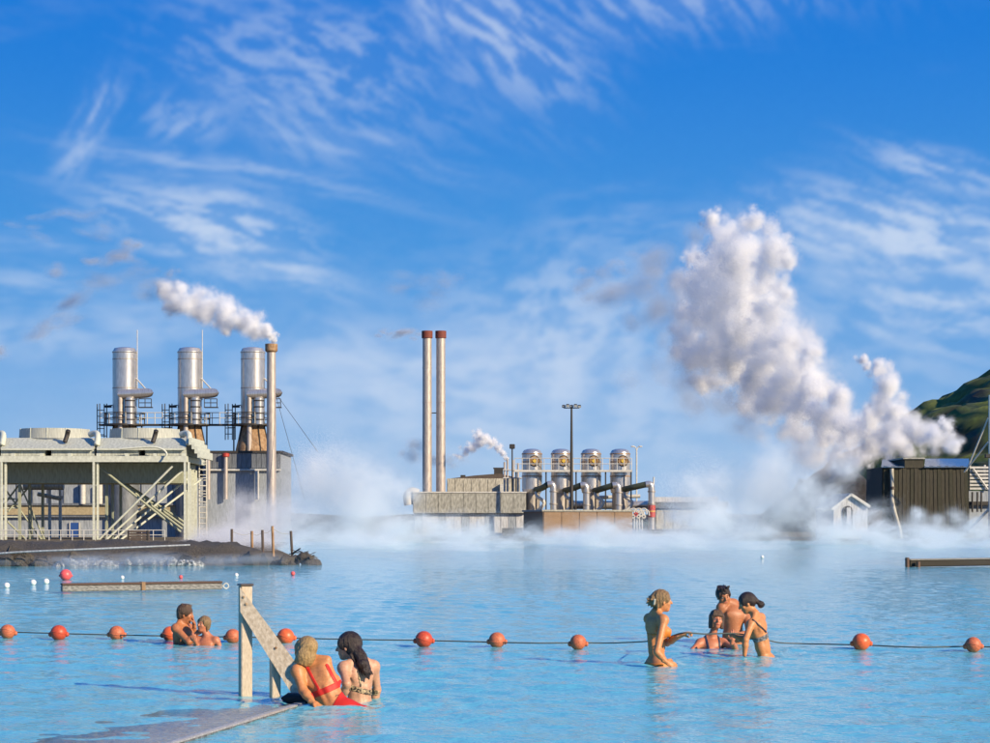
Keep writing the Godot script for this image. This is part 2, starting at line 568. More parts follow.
func setting() -> void:
	# lagoon: one sheet, fine and rippled near by, coarse far off
	var verts := PackedVector3Array()
	var norms := PackedVector3Array()
	var idx := PackedInt32Array()
	var rows: Array[float] = []
	var z := 5.0
	while z < 215.0:
		rows.append(z)
		z *= 1.0042 if z < 70.0 else 1.012
	var cols := 330
	var lull := FastNoiseLite.new()
	lull.frequency = 0.09
	lull.seed = 6
	var stirred := []
	for e in [[335, 706, 0.02], [360, 700, 0.014], [184, 643, 0.016], [207, 644, 0.014], [656, 664, 0.016], [712, 648, 0.014], [760, 656, 0.016], [745, 657, 0.01], [245, 694, 0.008], [274, 692, 0.008]]:
		var q := P(e[0], e[1], on_water(e[0], e[1]))
		stirred.append(Vector3(q.x, -q.z, e[2]))
	for zz in rows:
		for j in cols + 1:
			var x := zz * lerpf(-0.36, 0.36, float(j) / cols)
			var calm := 0.75 + 0.6 * lull.get_noise_2d(x, zz * 0.5)
			calm *= clampf(1.2 - zz / 80.0, 0.25, 0.9)
			if j == 0 or j == cols or zz == rows[0] or zz == rows[-1]:
				calm = 0.0
			var y := 0.0
			var gx := 0.0
			var gz := 0.0
			for wv in WAVES:
				var k: float = TAU / wv[1]
				var cx: float = sin(wv[0]) * k
				var cz: float = cos(wv[0]) * k
				var ph: float = cx * x + cz * zz + wv[1] * 37.0 + 1.7 * sin(x * 0.55 + wv[1] * 9.0)
				y += wv[2] * sin(ph)
				var s: float = wv[2] * cos(ph)
				gx += s * cx
				gz += s * cz
			y *= calm
			gx *= calm
			gz *= calm
			if zz < 32.0 and zz > 13.0:
				for c in stirred:
					var ox: float = x - c.x
					var oz: float = zz - c.y
					var dd := ox * ox + oz * oz
					if dd > 4.0 or dd < 0.01:
						continue
					var dist := sqrt(dd)
					var amp: float = c.z * exp(-dist * 1.6) * (0.7 + 0.5 * lull.get_noise_2d(x * 9.0, zz * 9.0))
					y += amp * cos(dist * 24.0)
					var sl: float = -amp * 24.0 * sin(dist * 24.0)
					gx += sl * ox / dist
					gz += sl * oz / dist
			verts.append(Vector3(x, y, -zz))
			norms.append(Vector3(-gx, 1.0, gz).normalized())
	for i in rows.size() - 1:
		for j in cols:
			var a := i * (cols + 1) + j
			idx.append_array([a, a + 1, a + cols + 1, a + 1, a + cols + 2, a + cols + 1])
	var zn := rows[0]
	var zf := rows[-1]
	var far := 500.0
	for q in [[Vector3(-far, 0, far), Vector3(far, 0, far), Vector3(far, 0, -zn), Vector3(-far, 0, -zn)],
			[Vector3(-far, 0, -zn), Vector3(-0.36 * zn, 0, -zn), Vector3(-0.36 * zf, 0, -zf), Vector3(-far, 0, -zf)],
			[Vector3(0.36 * zn, 0, -zn), Vector3(far, 0, -zn), Vector3(far, 0, -zf), Vector3(0.36 * zf, 0, -zf)]]:
		var b := verts.size()
		for p in q:
			verts.append(p)
			norms.append(Vector3.UP)
		idx.append_array([b, b + 1, b + 2, b, b + 2, b + 3])
	tag(put(self, "lagoon_water", from_arrays(verts, norms, idx), M.milky_water, Transform3D()), "", "", "", "structure")
	# lava ground of the far shore, out to the horizon
	var shore := [Vector2(-900, -74), Vector2(-60, -74), Vector2(-18, -76), Vector2(-11, -79), Vector2(-8.2, -84), Vector2(-14.5, -130), Vector2(-19, -190), Vector2(-12, -200), Vector2(20, -200), Vector2(60, -192), Vector2(120, -186), Vector2(900, -180)]
	var st := SurfaceTool.new()
	st.begin(Mesh.PRIMITIVE_TRIANGLES)
	for i in shore.size() - 1:
		var a := Vector3(shore[i].x, 0.12, shore[i].y)
		var b := Vector3(shore[i + 1].x, 0.12, shore[i + 1].y)
		var dn := Vector3(0, -0.6, 0)
		for t in [a + dn, a, b, a + dn, b, b + dn]:
			st.add_vertex(t)
	var outline := PackedVector2Array(shore)
	outline.append_array([Vector2(2700, -3500), Vector2(-2700, -3500)])
	var tri := Geometry2D.triangulate_polygon(outline)
	for k in range(0, tri.size(), 3):
		var q := [outline[tri[k]], outline[tri[k + 1]], outline[tri[k + 2]]]
		if (q[1] - q[0]).cross(q[2] - q[0]) < 0.0:
			q.reverse()
		for e in q:
			st.add_vertex(Vector3(e.x, 0.12, e.y))
	st.generate_normals()
	tag(put(self, "ground", st.commit(), M.lava, Transform3D()), "", "", "", "structure")
	# rock bank along the near shore on the left
	var bank := Node3D.new()
	bank.name = "bank"
	add_child(bank)
	tag(bank, "dark lava rock bank crusted with white silica below the cooling tower", "", "", "structure")
	var n := crust_noise(0.5, 17)
	verts = PackedVector3Array()
	norms = PackedVector3Array()
	idx = PackedInt32Array()
	var nx := 170
	var nz := 14
	for i in nx + 1:
		var u := float(i) / nx
		var x := lerpf(-46.0, -7.6, u)
		var end := smoothstep(0.0, 0.09, 1.0 - u)
		for j in nz + 1:
			var v := float(j) / nz
			var prof := smoothstep(0.0, 0.3, v) * (1.0 - smoothstep(0.65, 1.0, v))
			var y := -0.12 + (0.98 + 0.1 * n.get_noise_2d(x * 0.5, 3.0)) * prof * end + 0.2 * n.get_noise_2d(x * 2.0, v * 12.0) * (0.2 + prof) * end
			verts.append(Vector3(x, y, -73.2 - v * 9.0 - (x + 46.0) * 0.075 + 0.25 * n.get_noise_2d(x, v * 5.0 + 40.0)))
	norms.resize(verts.size())
	for i in nx:
		for j in nz:
			var a := i * (nz + 1) + j
			var g := (verts[a + 1] - verts[a]).cross(verts[a + nz + 1] - verts[a])
			if g.y < 0.0:
				g = -g
			for k in [a, a + 1, a + nz + 1, a + nz + 2]:
				norms[k] += g
			idx.append_array([a, a + 1, a + nz + 1, a + 1, a + nz + 2, a + nz + 1])
	for k in norms.size():
		norms[k] = norms[k].normalized()
	put(bank, "slope", from_arrays(verts, norms, idx), M.lava, Transform3D())
	var rock_meshes := []
	for k in 6:
		rock_meshes.append(rock_mesh(k + 3))
	for k in 190:
		var px := rng.randf_range(-10.0, 316.0)
		var zz := lerpf(75.2, 77.6, px / 316.0) + rng.randf_range(-0.5, 1.3)
		var size := rng.randf_range(0.12, 0.36) * (1.0 if k % 4 else 1.5)
		var c := Vector3((px - 495.0) / LENS * zz, rng.randf_range(-0.05, 0.35), -zz)
		var white := px > 50.0 and px < 205.0 and rng.randf() < 0.75
		if white:
			size *= 0.7
			c = Vector3(c.x, rng.randf_range(-0.06, 0.14), -zz + 0.35)
		put(bank, "rock", rock_meshes[k % 6], M.silica_rock if white else M.lava, Transform3D(Basis.from_euler(Vector3(rng.randf() * 6.0, rng.randf() * 6.0, 0)).scaled_local(Vector3(size * 1.3, size * 0.75, size)), c))
	# awash concrete ramp that leads into the water from the near shore
	var ramp := thing("bathing_ramp", "wet grey concrete ramp awash at the handrail in the near corner", "ramp", Vector3(-2.6, 0, -15.0))
	var left := [Vector2(-4.3, 8.0), Vector2(-3.95, 12.0), Vector2(-3.62, 14.55), Vector2(-3.06, 16.5), Vector2(-2.6, 17.3), Vector2(-2.1, 17.75)]
	var right := [Vector2(-3.2, 8.0), Vector2(-2.6, 12.0), Vector2(-2.23, 14.1), Vector2(-1.78, 16.45), Vector2(-1.68, 17.0), Vector2(-1.62, 17.45)]
	st = SurfaceTool.new()
	st.begin(Mesh.PRIMITIVE_TRIANGLES)
	var strip := SurfaceTool.new()
	strip.begin(Mesh.PRIMITIVE_TRIANGLES)
	for i in left.size() - 1:
		var tops := []
		for p in [left[i], left[i + 1], right[i + 1], right[i]]:
			tops.append(Vector3(p.x, lerpf(0.02, 0.002, clampf((p.y - 8.0) / 9.5, 0, 1)) + (-0.014 if p in left else 0.006), -p.y))
		var dn := Vector3(0, -0.5, 0)
		for t in [tops[0], tops[1], tops[2], tops[0], tops[2], tops[3], tops[0] + dn, tops[1], tops[0], tops[0] + dn, tops[1] + dn, tops[1], tops[3], tops[2], tops[3] + dn, tops[2], tops[2] + dn, tops[3] + dn]:
			st.add_vertex(t)
		var up := Vector3(0, 0.012, 0)
		var inw := Vector3(-0.075, 0, 0)
		for t in [tops[3] + up + inw, tops[2] + up + inw, tops[2] + up, tops[3] + up + inw, tops[2] + up, tops[3] + up, tops[3] + up, tops[2] + up, tops[2], tops[3] + up, tops[2], tops[3]]:
			strip.add_vertex(t + Vector3(0.004, 0, 0))
	st.generate_normals()
	strip.generate_normals()
	put(ramp, "slab", st.commit(), M.wet_concrete, Transform3D())
	put(ramp, "edge_strip", strip.commit(), M.worn_paint, Transform3D())

func rock_mesh(sd: int) -> ArrayMesh:
	var r := RandomNumberGenerator.new()
	r.seed = sd
	var pts := []
	for k in 13:
		var y := 1.0 - 2.0 * (k + 0.5) / 13.0
		var a := k * 2.39996 + r.randf() * 0.6
		var q := sqrt(1.0 - y * y)
		pts.append(Vector3(cos(a) * q, y, sin(a) * q) * r.randf_range(0.75, 1.1))
	return hull(pts)

# ---------------------------------------------------------------- hills
func hill(called: String, label: String, x0: float, x1: float, z0: float, z1: float, nx: int, nz: int, height: Callable, green: float, sd: int) -> void:
	var verts := PackedVector3Array()
	var norms := PackedVector3Array()
	var idx := PackedInt32Array()
	var cols := PackedColorArray()
	var patch := crust_noise(0.03, sd)
	for i in nx + 1:
		for j in nz + 1:
			var x := lerpf(x0, x1, float(i) / nx)
			var z := lerpf(z0, z1, float(j) / nz)
			var y: float = height.call(x, z)
			verts.append(Vector3(x, maxf(y, -1.0), -z))
			var e := 2.0
			norms.append(Vector3(y - height.call(x + e, z), e, height.call(x, z + e) - y).normalized())
			var g := smoothstep(-0.15, 0.25, patch.get_noise_3d(x, y, z) + green)
			var rock := lin_c(0.042, 0.034, 0.024).lerp(lin_c(0.02, 0.018, 0.015), 0.5 + patch.get_noise_3d(x * 3.0, y * 3.0, z * 3.0))
			cols.append(rock.lerp(lin_c(0.13, 0.17, 0.03), g))
	for i in nx:
		for j in nz:
			var a := i * (nz + 1) + j
			idx.append_array([a, a + 1, a + nz + 1, a + 1, a + nz + 2, a + nz + 1])
	tag(put(self, called, from_arrays(verts, norms, idx, cols), M.terrain, Transform3D()), label, "", "", "structure")

func lin_c(r: float, g: float, b: float) -> Color:
	return Color(r, g, b)

func hills() -> void:
	var n := crust_noise(0.02, 71)
	hill("hill", "mossy green hill rising above the dark boarded hall", 40.0, 420.0, 560.0, 1050.0, 110, 90, func(x, z):
		var big := 69.0 * (1.0 - pow(Vector2((x - 222.0) / 118.0, (z - 800.0) / 190.0).length(), 1.5))
		var spur := 52.0 * (1.0 - pow(Vector2((x - 262.0) / 80.0, (z - 650.0) / 70.0).length(), 1.4))
		var rough: float = n.get_noise_2d(x, z) * 7.0 + n.get_noise_2d(x * 4.0, z * 4.0) * 2.2
		return maxf(maxf(big, spur), -4.0) + rough - 1.0, 0.3, 5)
	hill("hill", "low dark lava mound behind the white gabled hut", 60.0, 130.0, 380.0, 520.0, 110, 80, func(x, z):
		var m := 15.0 * (1.0 - pow(Vector2((x - 76.0) / 19.0, (z - 445.0) / 45.0).length(), 1.3))
		var k := 12.0 * (1.0 - pow(Vector2((x - 92.0) / 22.0, (z - 450.0) / 40.0).length(), 1.5))
		return maxf(maxf(m, k), -3.0) + n.get_noise_2d(x * 3.0, z * 3.0) * 2.4 + n.get_noise_2d(x * 14.0, z * 14.0) * 1.6, -0.5, 8)
	hill("hill", "long low lava ridge on the horizon behind the plant", -700.0, 600.0, 1300.0, 1500.0, 120, 14, func(x, z):
		return (9.0 + 5.0 * n.get_noise_2d(x * 0.5, 5.0)) * (1.0 - pow(absf(z - 1400.0) / 100.0, 2.0)) - 0.5, -0.3, 9)

# ---------------------------------------------------------------- plant, left: cooling tower, separators, clad buildings
func plant_left() -> void:
	var G := 0.12
	var zf := 195.0
	var zb := 207.0
	var s := zf / LENS
	var t := thing("cooling_tower", "pale green steel cooling tower on braced legs above the rock bank", "cooling tower", Vector3(P(95, 540, 200).x, G, -200))
	var xr := P(187, 0, zf).x
	var xl := P(-40, 0, zf).x
	var yb := P(0, 459, zf).y
	# deck beam, water basin and casing
	var beam_part := box(t, "deck_beam", Vector3((xl + xr) / 2, yb, -zf), Vector3(xr - xl, 0.6, 0.5), M.pale_green)
	for k in 9:
		box(beam_part, "bracket", Vector3(lerpf(xl, xr, k / 8.0) - 0.3, yb + 0.42, -zf - 0.02), Vector3(0.35, 0.26, 0.4), M.pale_green)
	box(t, "deck_beam", Vector3(xr - 0.15, yb, -(zf + zb) / 2 - 0.1), Vector3(0.3, 0.55, zb - zf - 0.7), M.pale_green)
	box(t, "deck_beam", Vector3((xl + xr) / 2, yb, -zb), Vector3(xr - xl, 0.6, 0.5), M.green_post)
	var y0 := P(0, 481, zf).y
	box(t, "basin", Vector3((xl + xr) / 2 - 0.4, (y0 + yb) / 2 - 0.2, -(zf + zb) / 2 - 1.6), Vector3(xr - xl - 0.9, yb - y0 - 0.15, zb - zf - 4.2), M.green_post)
	box(t, "deck_floor", Vector3((xl + xr) / 2 - 0.1, yb + 0.18, -(zf + zb) / 2), Vector3(xr - xl - 0.5, 0.16, zb - zf - 0.6), M.green_post)
	var floor_y := yb + 0.35
	for cell in 3:
		var a := P([-40, 0, 96][cell], 0, zf).x
		var b := P([-1, 94, 186][cell], 0, zf).x
		var ya := P(0, 455.5, zf).y
		var yc := P(0, 449.5, zf).y
		var yd := P(0, 436.5, zf).y
		var gap := 0.0
		# lower wall in two panels with a dark slot between
		var m := lerpf(a, b, 0.5)
		box(t, "wall_panel", Vector3((a + m) / 2 - 0.15, (ya + yc) / 2, -(zf + 6.2)), Vector3(m - a - 0.3, yc - ya, 11.4), M.green_casing)
		box(t, "wall_panel", Vector3((m + b) / 2 + 0.15, (ya + yc) / 2, -(zf + 6.2)), Vector3(b - m - 0.4, yc - ya, 11.4), M.green_casing)
		box(t, "wall_panel", Vector3(m, (ya + yc) / 2, -(zf + 7.4)), Vector3(0.34, yc - ya - 0.02, 9.0), M.green_casing)
		# sloping roof of the cell
		var pts := []
		for e in [[a + 0.02, -0.15], [b - 0.08, -0.15]]:
			for f in [[zf + 0.25, yc + 0.02], [zf + 0.25, yc + 0.14], [zf + 3.0, yd], [zb - 3.0, yd], [zb - 0.3, yc + 0.14], [zb - 0.3, yc + 0.02]]:
				pts.append(Vector3(e[0], f[1], -f[0]))
		put(t, "roof", hull(pts), M.green_casing, Transform3D())
		beam(t, "gutter", Vector3(a + 0.1, yc + 0.03, -zf - 0.12), Vector3(b - 0.1, yc + 0.03, -zf - 0.12), 0.16, 0.16, M.pale_green)
		# fan stack of upright plates
		if cell > 0:
			var c := Vector3(P([0, 55, 145][cell], 0, zf + 6.0).x, yd - 0.05, -(zf + 6.0))
			var stack := put(t, "fan_stack", lathe_mesh([Vector2(3.42, 0.0), Vector2(3.36, 1.0), Vector2(3.30, 1.0), Vector2(3.34, 0.0)], 40), M.green_panel, Transform3D(Basis(), c))
			for k in 12:
				put(stack, "plate", lathe_mesh([Vector2(3.5, 0.0), Vector2(3.44, 1.02), Vector2(3.40, 1.02), Vector2(3.46, 0.0)], 5, TAU * k / 12.0 + 0.012, TAU / 12.0 - 0.024), M.green_panel, Transform3D(Basis(), c))
				var d := Vector3(cos(TAU * k / 12.0), 0, sin(TAU * k / 12.0))
				beam(stack, "rib", c + d * 3.5, c + d * 3.46 + Vector3.UP * 1.04, 0.07, 0.09, M.pale_green)
		# cowl on the joint between two cells and a dark vent hood in front of the stack
		var q := Vector3(b + 0.05, yd + 0.1, -zf - 1.6)
		put(t, "cowl", sweep([q + Vector3(-0.9, 0.2, -0.8), q + Vector3(-0.2, 0.3, -0.3), q + Vector3(0.1, -0.1, 0.4), q + Vector3(0.1, -0.9, 0.9)], 0.3, 10, 4), M.pale_green, Transform3D())
		if cell > 0:
			var hx := P([0, 64.5, 153][cell], 0, zf).x
			put(t, "vent_hood", sweep([Vector3(hx - 0.2, yd - 0.5, -zf - 1.2), Vector3(hx, yd + 0.25, -zf - 1.4), Vector3(hx + 0.12, yd + 0.62, -zf - 1.2)], 0.24, 10, 4), M.dark_steel, Transform3D())
	# hand pipe with an elbow at the right end of the roof
	put(t, "pipe", sweep([P(120, 449, zf - 0.6), P(150, 447, zf - 0.6), P(162, 449, zf - 0.6), P(167, 454, zf - 0.6), P(164, 459, zf - 0.6)], 0.1, 8, 5), M.pale_green, Transform3D())
	# stepped end casing on the right
	for k in 4:
		box(t, "end_panel", Vector3(xr + 0.3 + 0.28 * k, yb + 1.75 - 0.42 * k, -(zf + 4.5)), Vector3(0.3, 0.7, 8.5), M.pale_green)
	# legs
	for px in [4, 96, 187]:
		var x := P(px, 0, zf).x
		for d in [-0.16, 0.16]:
			beam(t, "leg", Vector3(x + d, G, -zf - d), Vector3(x + d, yb - 0.3, -zf - d), 0.2, 0.22, M.pale_green)
	for e in [[20, 199.0], [30, 201.5], [43, 204.0], [107, 199.5], [113, 202.0], [121, 205.0], [-12, 199], [190, 198.5], [193, 202.0], [196, 205.5], [186, 206.8]]:
		var x := P(e[0], 0, e[1]).x
		beam(t, "leg", Vector3(x, G, -e[1]), Vector3(x, y0 + (1.3 if e[0] > 184 else -0.05), -e[1]), 0.26, 0.26, M.pale_green if e[0] > 184 else M.green_post)
	# bracing: pale struts rising to the right, darker ones falling to the right
	for k in 4:
		var z := zf + 0.4 + k * 2.6
		tube(t, "brace", P(97 + k * 7, 542, zf + 0.6 + k), Vector3(P(172 + k * 5.5, 0, zf).x, P(0, 466 + k * 4, zf).y, -z), 0.11, M.pale_green)
	for k in 4:
		tube(t, "brace", P(101 + k * 8, 468 + k * 5, zf + 1.5 + k * 2.4), P(181 + k * 1.5, 532 - k * 3.0, zf + 1.5 + k * 2.4), 0.12, M.green_post)
	for e in [[6, 520, 30, 543], [6, 490, 44, 543], [4, 505, 20, 484], [20, 484, 45, 540], [30, 484, 33, 542], [8, 512, 30, 486]]:
		tube(t, "brace", P(e[0], e[1], 200.5), P(e[2], e[3], 201.5), 0.09, M.green_post)
	for k in 3:
		tube(t, "girt", P(0, 499 + k * 9, 201), P(18, 499 + k * 9, 201), 0.08, M.pale_green)
	ladder(t, P(203, 545, 206.5), P(203, 448, 206.5), 0.75, M.white_steel, 0.55, 0.07)
	for k in 6:
		var c := P(203, 462 + k * 8, 206.5)
		put(t, "ladder_hoop", sweep([c + Vector3(-0.37, 0, 0), c + Vector3(-0.3, 0, 0.6), c + Vector3(0.3, 0, 0.6), c + Vector3(0.37, 0, 0)], 0.045, 6, 4), M.white_steel, Transform3D())

	# pale pipe trestle seen between the legs
	t = thing("pipe_trestle", "cream pipe ends on two slim posts between the cooling tower legs", "pipe", P(52, 540, 212))
	t.position.y = G
	tube(t, "pipe", P(24, 486, 211), P(64, 486, 211), 0.42, M.cream_cladding)
	tube(t, "pipe", P(38, 494, 212), P(62, 499, 212), 0.22, M.cream_cladding)
	for px in [50.0, 60.5]:
		var a := P(px, 490, 212)
		beam(t, "post", Vector3(a.x, G, a.z), a, 0.28, 0.28, M.white_steel)
	box(t, "bracket", P(56, 497, 212), Vector3(1.7, 0.25, 0.3), M.white_steel)

	# long pale building behind, with its band, pilasters and door
	var zw := 240.0
	t = thing("plant_hall", "long pale blue-grey clad hall with tan band behind the cooling tower", "building", Vector3(P(95, 0, zw).x, G, -zw))
	var a0 := P(-60, 540, zw)
	var a1 := P(204, 540, zw)
	var wtop := P(0, 482, zw).y
	box(t, "wall", Vector3((a0.x + a1.x) / 2, (wtop + G) / 2, -zw - 6), Vector3(a1.x - a0.x, wtop - G, 12), M.pale_cladding)
	box(t, "roof_edge", Vector3((a0.x + a1.x) / 2, wtop + 0.15, -zw - 5.9), Vector3(a1.x - a0.x + 0.4, 0.3, 12.4), M.grey_cladding)
	box(t, "band", Vector3((a0.x + a1.x) / 2, P(0, 510, zw).y, -zw + 0.15), Vector3(a1.x - a0.x, 1.15, 0.4), M.tan_band)
	box(t, "ledge", Vector3((a0.x + a1.x) / 2, P(0, 504.3, zw).y, -zw + 0.3), Vector3(a1.x - a0.x, 0.26, 0.7), M.grey_cladding)
	box(t, "ledge", Vector3((a0.x + a1.x) / 2, P(0, 516.3, zw).y, -zw + 0.25), Vector3(a1.x - a0.x, 0.2, 0.6), M.grey_cladding)
	for k in 18:
		box(t, "panel_seam", Vector3(lerpf(a0.x, a1.x, k / 17.0), (P(0, 504, zw).y + wtop) / 2, -zw + 0.06), Vector3(0.1, wtop - P(0, 504, zw).y - 0.2, 0.14), M.grey_cladding)
	for px in [83.0, 100.0]:
		tube(t, "wall_pipe", P(px, 504, zw - 0.6), P(px, 484, zw - 0.6), 0.34, M.white_steel)
	var dr := box(t, "door", P(75, 532.3, zw - 0.1), Vector3(1.05, 2.3, 0.16), M.blue_door)
	box(dr, "frame", P(70.2, 532.3, zw - 0.15), Vector3(0.12, 2.4, 0.2), M.white_steel)
	box(dr, "frame", P(79.8, 532.3, zw - 0.15), Vector3(0.12, 2.4, 0.2), M.white_steel)
	# railing along the top of the bank
	t = thing("shore_railing", "white tube railing in front of the blue door", "railing", P(110, 543, 186))
	t.position.y = G
	var ra := P(-20, 0, 186)
	var rb := P(165, 0, 186)
	railing(t, Vector3(ra.x, G, ra.z), Vector3(rb.x, G, rb.z), 0.95, 17, M.white_steel, 0.04, 2)
	t = thing("crate", "dark slatted crate beside the railing behind the crossed braces", "crate", P(139, 540, 184))
	t.position.y = G
	var cc := P(139, 0, 184)
	for k in 4:
		box(t, "slat", Vector3(cc.x, G + 0.12 + k * 0.24, cc.z), Vector3(1.9, 0.17, 0.9), M.roof_dark)
	for d in [-0.9, 0.9]:
		box(t, "corner_post", Vector3(cc.x + d, G + 0.48, cc.z + 0.47), Vector3(0.12, 0.96, 0.08), M.dark_steel)

	# three tall separators
	var z := 240.0
	var k1 := z / LENS
	var centres := [125.0, 190.0, 253.0]
	var where := ["leftmost, farthest from the slim chimney", "middle one of the three", "rightmost, beside the slim chimney and its steam"]
	for i in 3:
		var cx: float = centres[i]
		var base := P(cx, 540, z)
		base.y = G
		t = thing("separator_tower", "tall silver steam separator tower, " + where[i], "tower", base, "tall silver separators behind the cooling tower")
		var r := 12.0 * k1
		var yt := P(0, 347.5, z).y - G
		var y1 := P(0, 426, z).y - G
		var y2 := P(0, 452, z).y - G
		put(t, "shell", lathe_mesh([Vector2(r, y1), Vector2(r, yt - 0.7), Vector2(r + 0.06, yt - 0.62), Vector2(r + 0.06, yt - 0.5), Vector2(r * 0.98, yt - 0.45), Vector2(r * 0.86, yt - 0.12), Vector2(r * 0.5, yt), Vector2(0.0, yt + 0.03)], 40), M.aluminium, Transform3D(Basis(), base))
		for k in 3:
			var yy: float = lerpf(y1 + 1.0, yt - 1.5, k / 2.0)
			put(t, "band", lathe_mesh([Vector2(r, yy), Vector2(r + 0.03, yy + 0.02), Vector2(r + 0.03, yy + 0.1), Vector2(r, yy + 0.12)], 40), M.aluminium_old, Transform3D(Basis(), base))
		put(t, "skirt", lathe_mesh([Vector2(r * 1.45, y2), Vector2(r * 1.4, y2 + 0.4), Vector2(r * 0.95, y1)], 36), M.rusty, Transform3D(Basis(), base))
		for k in 8:
			var an := TAU * k / 8.0 + 0.2
			var d := Vector3(cos(an), 0, sin(an))
			beam(t, "stiffener", base + d * r * 1.46 + Vector3.UP * y2, base + d * r * 1.0 + Vector3.UP * y1, 0.12, 0.18, M.dark_steel)
		put(t, "pedestal", lathe_mesh([Vector2(r * 1.2, 0), Vector2(r * 1.2, y2 - 0.01), Vector2(0, y2)], 24), M.grey_cladding, Transform3D(Basis(), base))
		# round-ended duct across the front, its struts and the pipe that falls from it
		var dy := P(0, 394.5, z).y
		var d0 := Vector3(base.x - 0.6, dy, base.z + r + 0.3)
		var duct := tube_mesh(range(21).map(func(q): return d0 + Vector3(lerpf(0.0, 4.35, q / 20.0), lerpf(-0.1, 0.1, q / 20.0), 0.0)), func(q): return 0.6 * pow(maxf(1.0 - pow(absf(q * 2.0 - 1.0), 5.0), 0.0), 0.5), 20)
		put(t, "duct", duct, M.aluminium, Transform3D())
		tube(t, "strut", base + Vector3(r, dy + 1.9 - G, 0.3), d0 + Vector3(3.4, 0.5, -0.4), 0.09, M.white_steel)
		tube(t, "down_pipe", Vector3(base.x - 0.2, P(0, 452, z).y, base.z + r + 0.35), Vector3(base.x - 0.2, dy - 0.45, base.z + r + 0.35), 0.3, M.stack_steel)
		put(t, "riser", lathe_mesh([Vector2(0.55, 0), Vector2(0.55, 3.1), Vector2(0.4, 3.25)], 20), M.aluminium, Transform3D(Basis(), Vector3(base.x + 0.95, P(0, 425, z).y, base.z + r + 0.4)))
		for k in 4:
			put(t, "hoop", lathe_mesh([Vector2(0.55, 0), Vector2(0.62, 0.02), Vector2(0.62, 0.14), Vector2(0.55, 0.16)], 20), M.dark_steel, Transform3D(Basis(), Vector3(base.x + 0.95, P(0, 424, z).y + 0.35 + k * 0.75, base.z + r + 0.4)))
		# hanging basket under the duct's end
		var hb := d0 + Vector3(3.4, -1.65, -0.1)
		box(t, "basket_floor", hb, Vector3(1.6, 0.1, 1.0), M.dark_steel)
		railing(t, hb + Vector3(-0.75, 0, 0.45), hb + Vector3(0.75, 0, 0.45), 1.0, 3, M.dark_steel, 0.05, 2)
		# ladder cage and lamp on the left side
		var lf := P(cx - 24, 447 if i == 0 else 440, z + 0.5)
		ladder(t, lf, P(cx - 24, 404, z + 0.5), 0.85, M.dark_steel, 0.7, 0.06)
		ladder(t, lf + Vector3(0.45, 0, 0.8), P(cx - 24, 404, z + 0.5) + Vector3(0.45, 0, 0.8), 0.85, M.dark_steel, 1.2, 0.06)
		box(t, "lamp_box", P(cx - 17, 406.5, z + 0.2), Vector3(0.9, 0.28, 0.4), M.dark_steel)
		tube(t, "lamp_arm", P(cx - 19, 406, z + 0.2), P(cx - 11, 405, z + 0.2), 0.06, M.dark_steel)
		if i < 2:
			tube(t, "lightning_rod", P(cx + 12.5, 400, z), P(cx + 12.5, 330, z), 0.05, M.white_steel)
	# catwalk joining them
	t = thing("catwalk", "dark steel catwalk with railing joining the tall silver separators", "catwalk", P(187, 452, 238))
	for e in [[100.0, 108.0], [140.0, 172.0], [205.0, 236.0], [268.0, 272.0]]:
		var a := P(e[0], 425, 240.5)
		var b := P(e[1], 425, 240.5)
		box(t, "walkway_deck", (a + b) / 2, Vector3(b.x - a.x, 0.2, 1.4), M.dark_steel)
		railing(t, a + Vector3(0.1, 0.1, 0.65), b + Vector3(-0.1, 0.1, 0.65), 1.35, 2 + int((e[1] - e[0]) / 9.0), M.white_steel, 0.05, 2)
	for i in 3:
		var c := P(centres[i], 425, 240)
		put(t, "ring_deck", lathe_mesh([Vector2(1.46, -0.1), Vector2(2.45, -0.1), Vector2(2.45, 0.1), Vector2(1.46, 0.1)], 32), M.dark_steel, Transform3D(Basis(), c))
		for k in 14:
			var an := TAU * k / 14.0
			var p := c + Vector3(cos(an), 0, sin(an)) * 2.4
			tube(t, "railing_post", p, p + Vector3.UP * 1.4, 0.045, M.white_steel if k % 2 else M.dark_steel)
		for h in [0.75, 1.4]:
			put(t, "ring_rail", lathe_mesh([Vector2(2.36, h - 0.05), Vector2(2.44, h - 0.05), Vector2(2.44, h + 0.05), Vector2(2.36, h + 0.05)], 32), M.dark_steel, Transform3D(Basis(), c))
	for px in [142.0, 170.0, 207.0, 234.0]:
		beam(t, "leg", P(px, 540, 240.5), P(px, 426, 240.5), 0.16, 0.16, M.dark_steel)

	# slim chimney with guys
	z = 233.5
	var cb := P(271.5, 540, z)
	cb.y = G
	t = thing("chimney", "slim lone steel chimney with rusty cap right of the silver separators", "chimney", cb)
	var ht := P(0, 344, z).y - G
	var cr := 4.4 * z / LENS
	put(t, "shaft", lathe_mesh([Vector2(cr * 1.15, 0), Vector2(cr, ht - 1.0)], 28), M.stack_steel, Transform3D(Basis(), cb))
	put(t, "cap", lathe_mesh([Vector2(cr, ht - 1.0), Vector2(cr * 1.42, ht - 0.8), Vector2(cr * 1.42, ht), Vector2(cr * 1.1, ht), Vector2(cr * 1.05, ht - 0.7)], 28), M.rusty, Transform3D(Basis(), cb))
	for e in [[318, 452, 228.0], [305, 500, 240.0]]:
		tube(t, "guy_wire", P(275, 392, z), P(e[0], e[1], e[2]), 0.025, M.dark_steel)

	# grey clad house under the right separators
	z = 242.5
	t = thing("clad_house", "grey corrugated metal house under the right-hand silver separators", "building", Vector3(P(242, 0, z).x, G, -z))
	var b0 := P(203, 453, z - 6)
	var b1 := P(281, 453, z - 6)
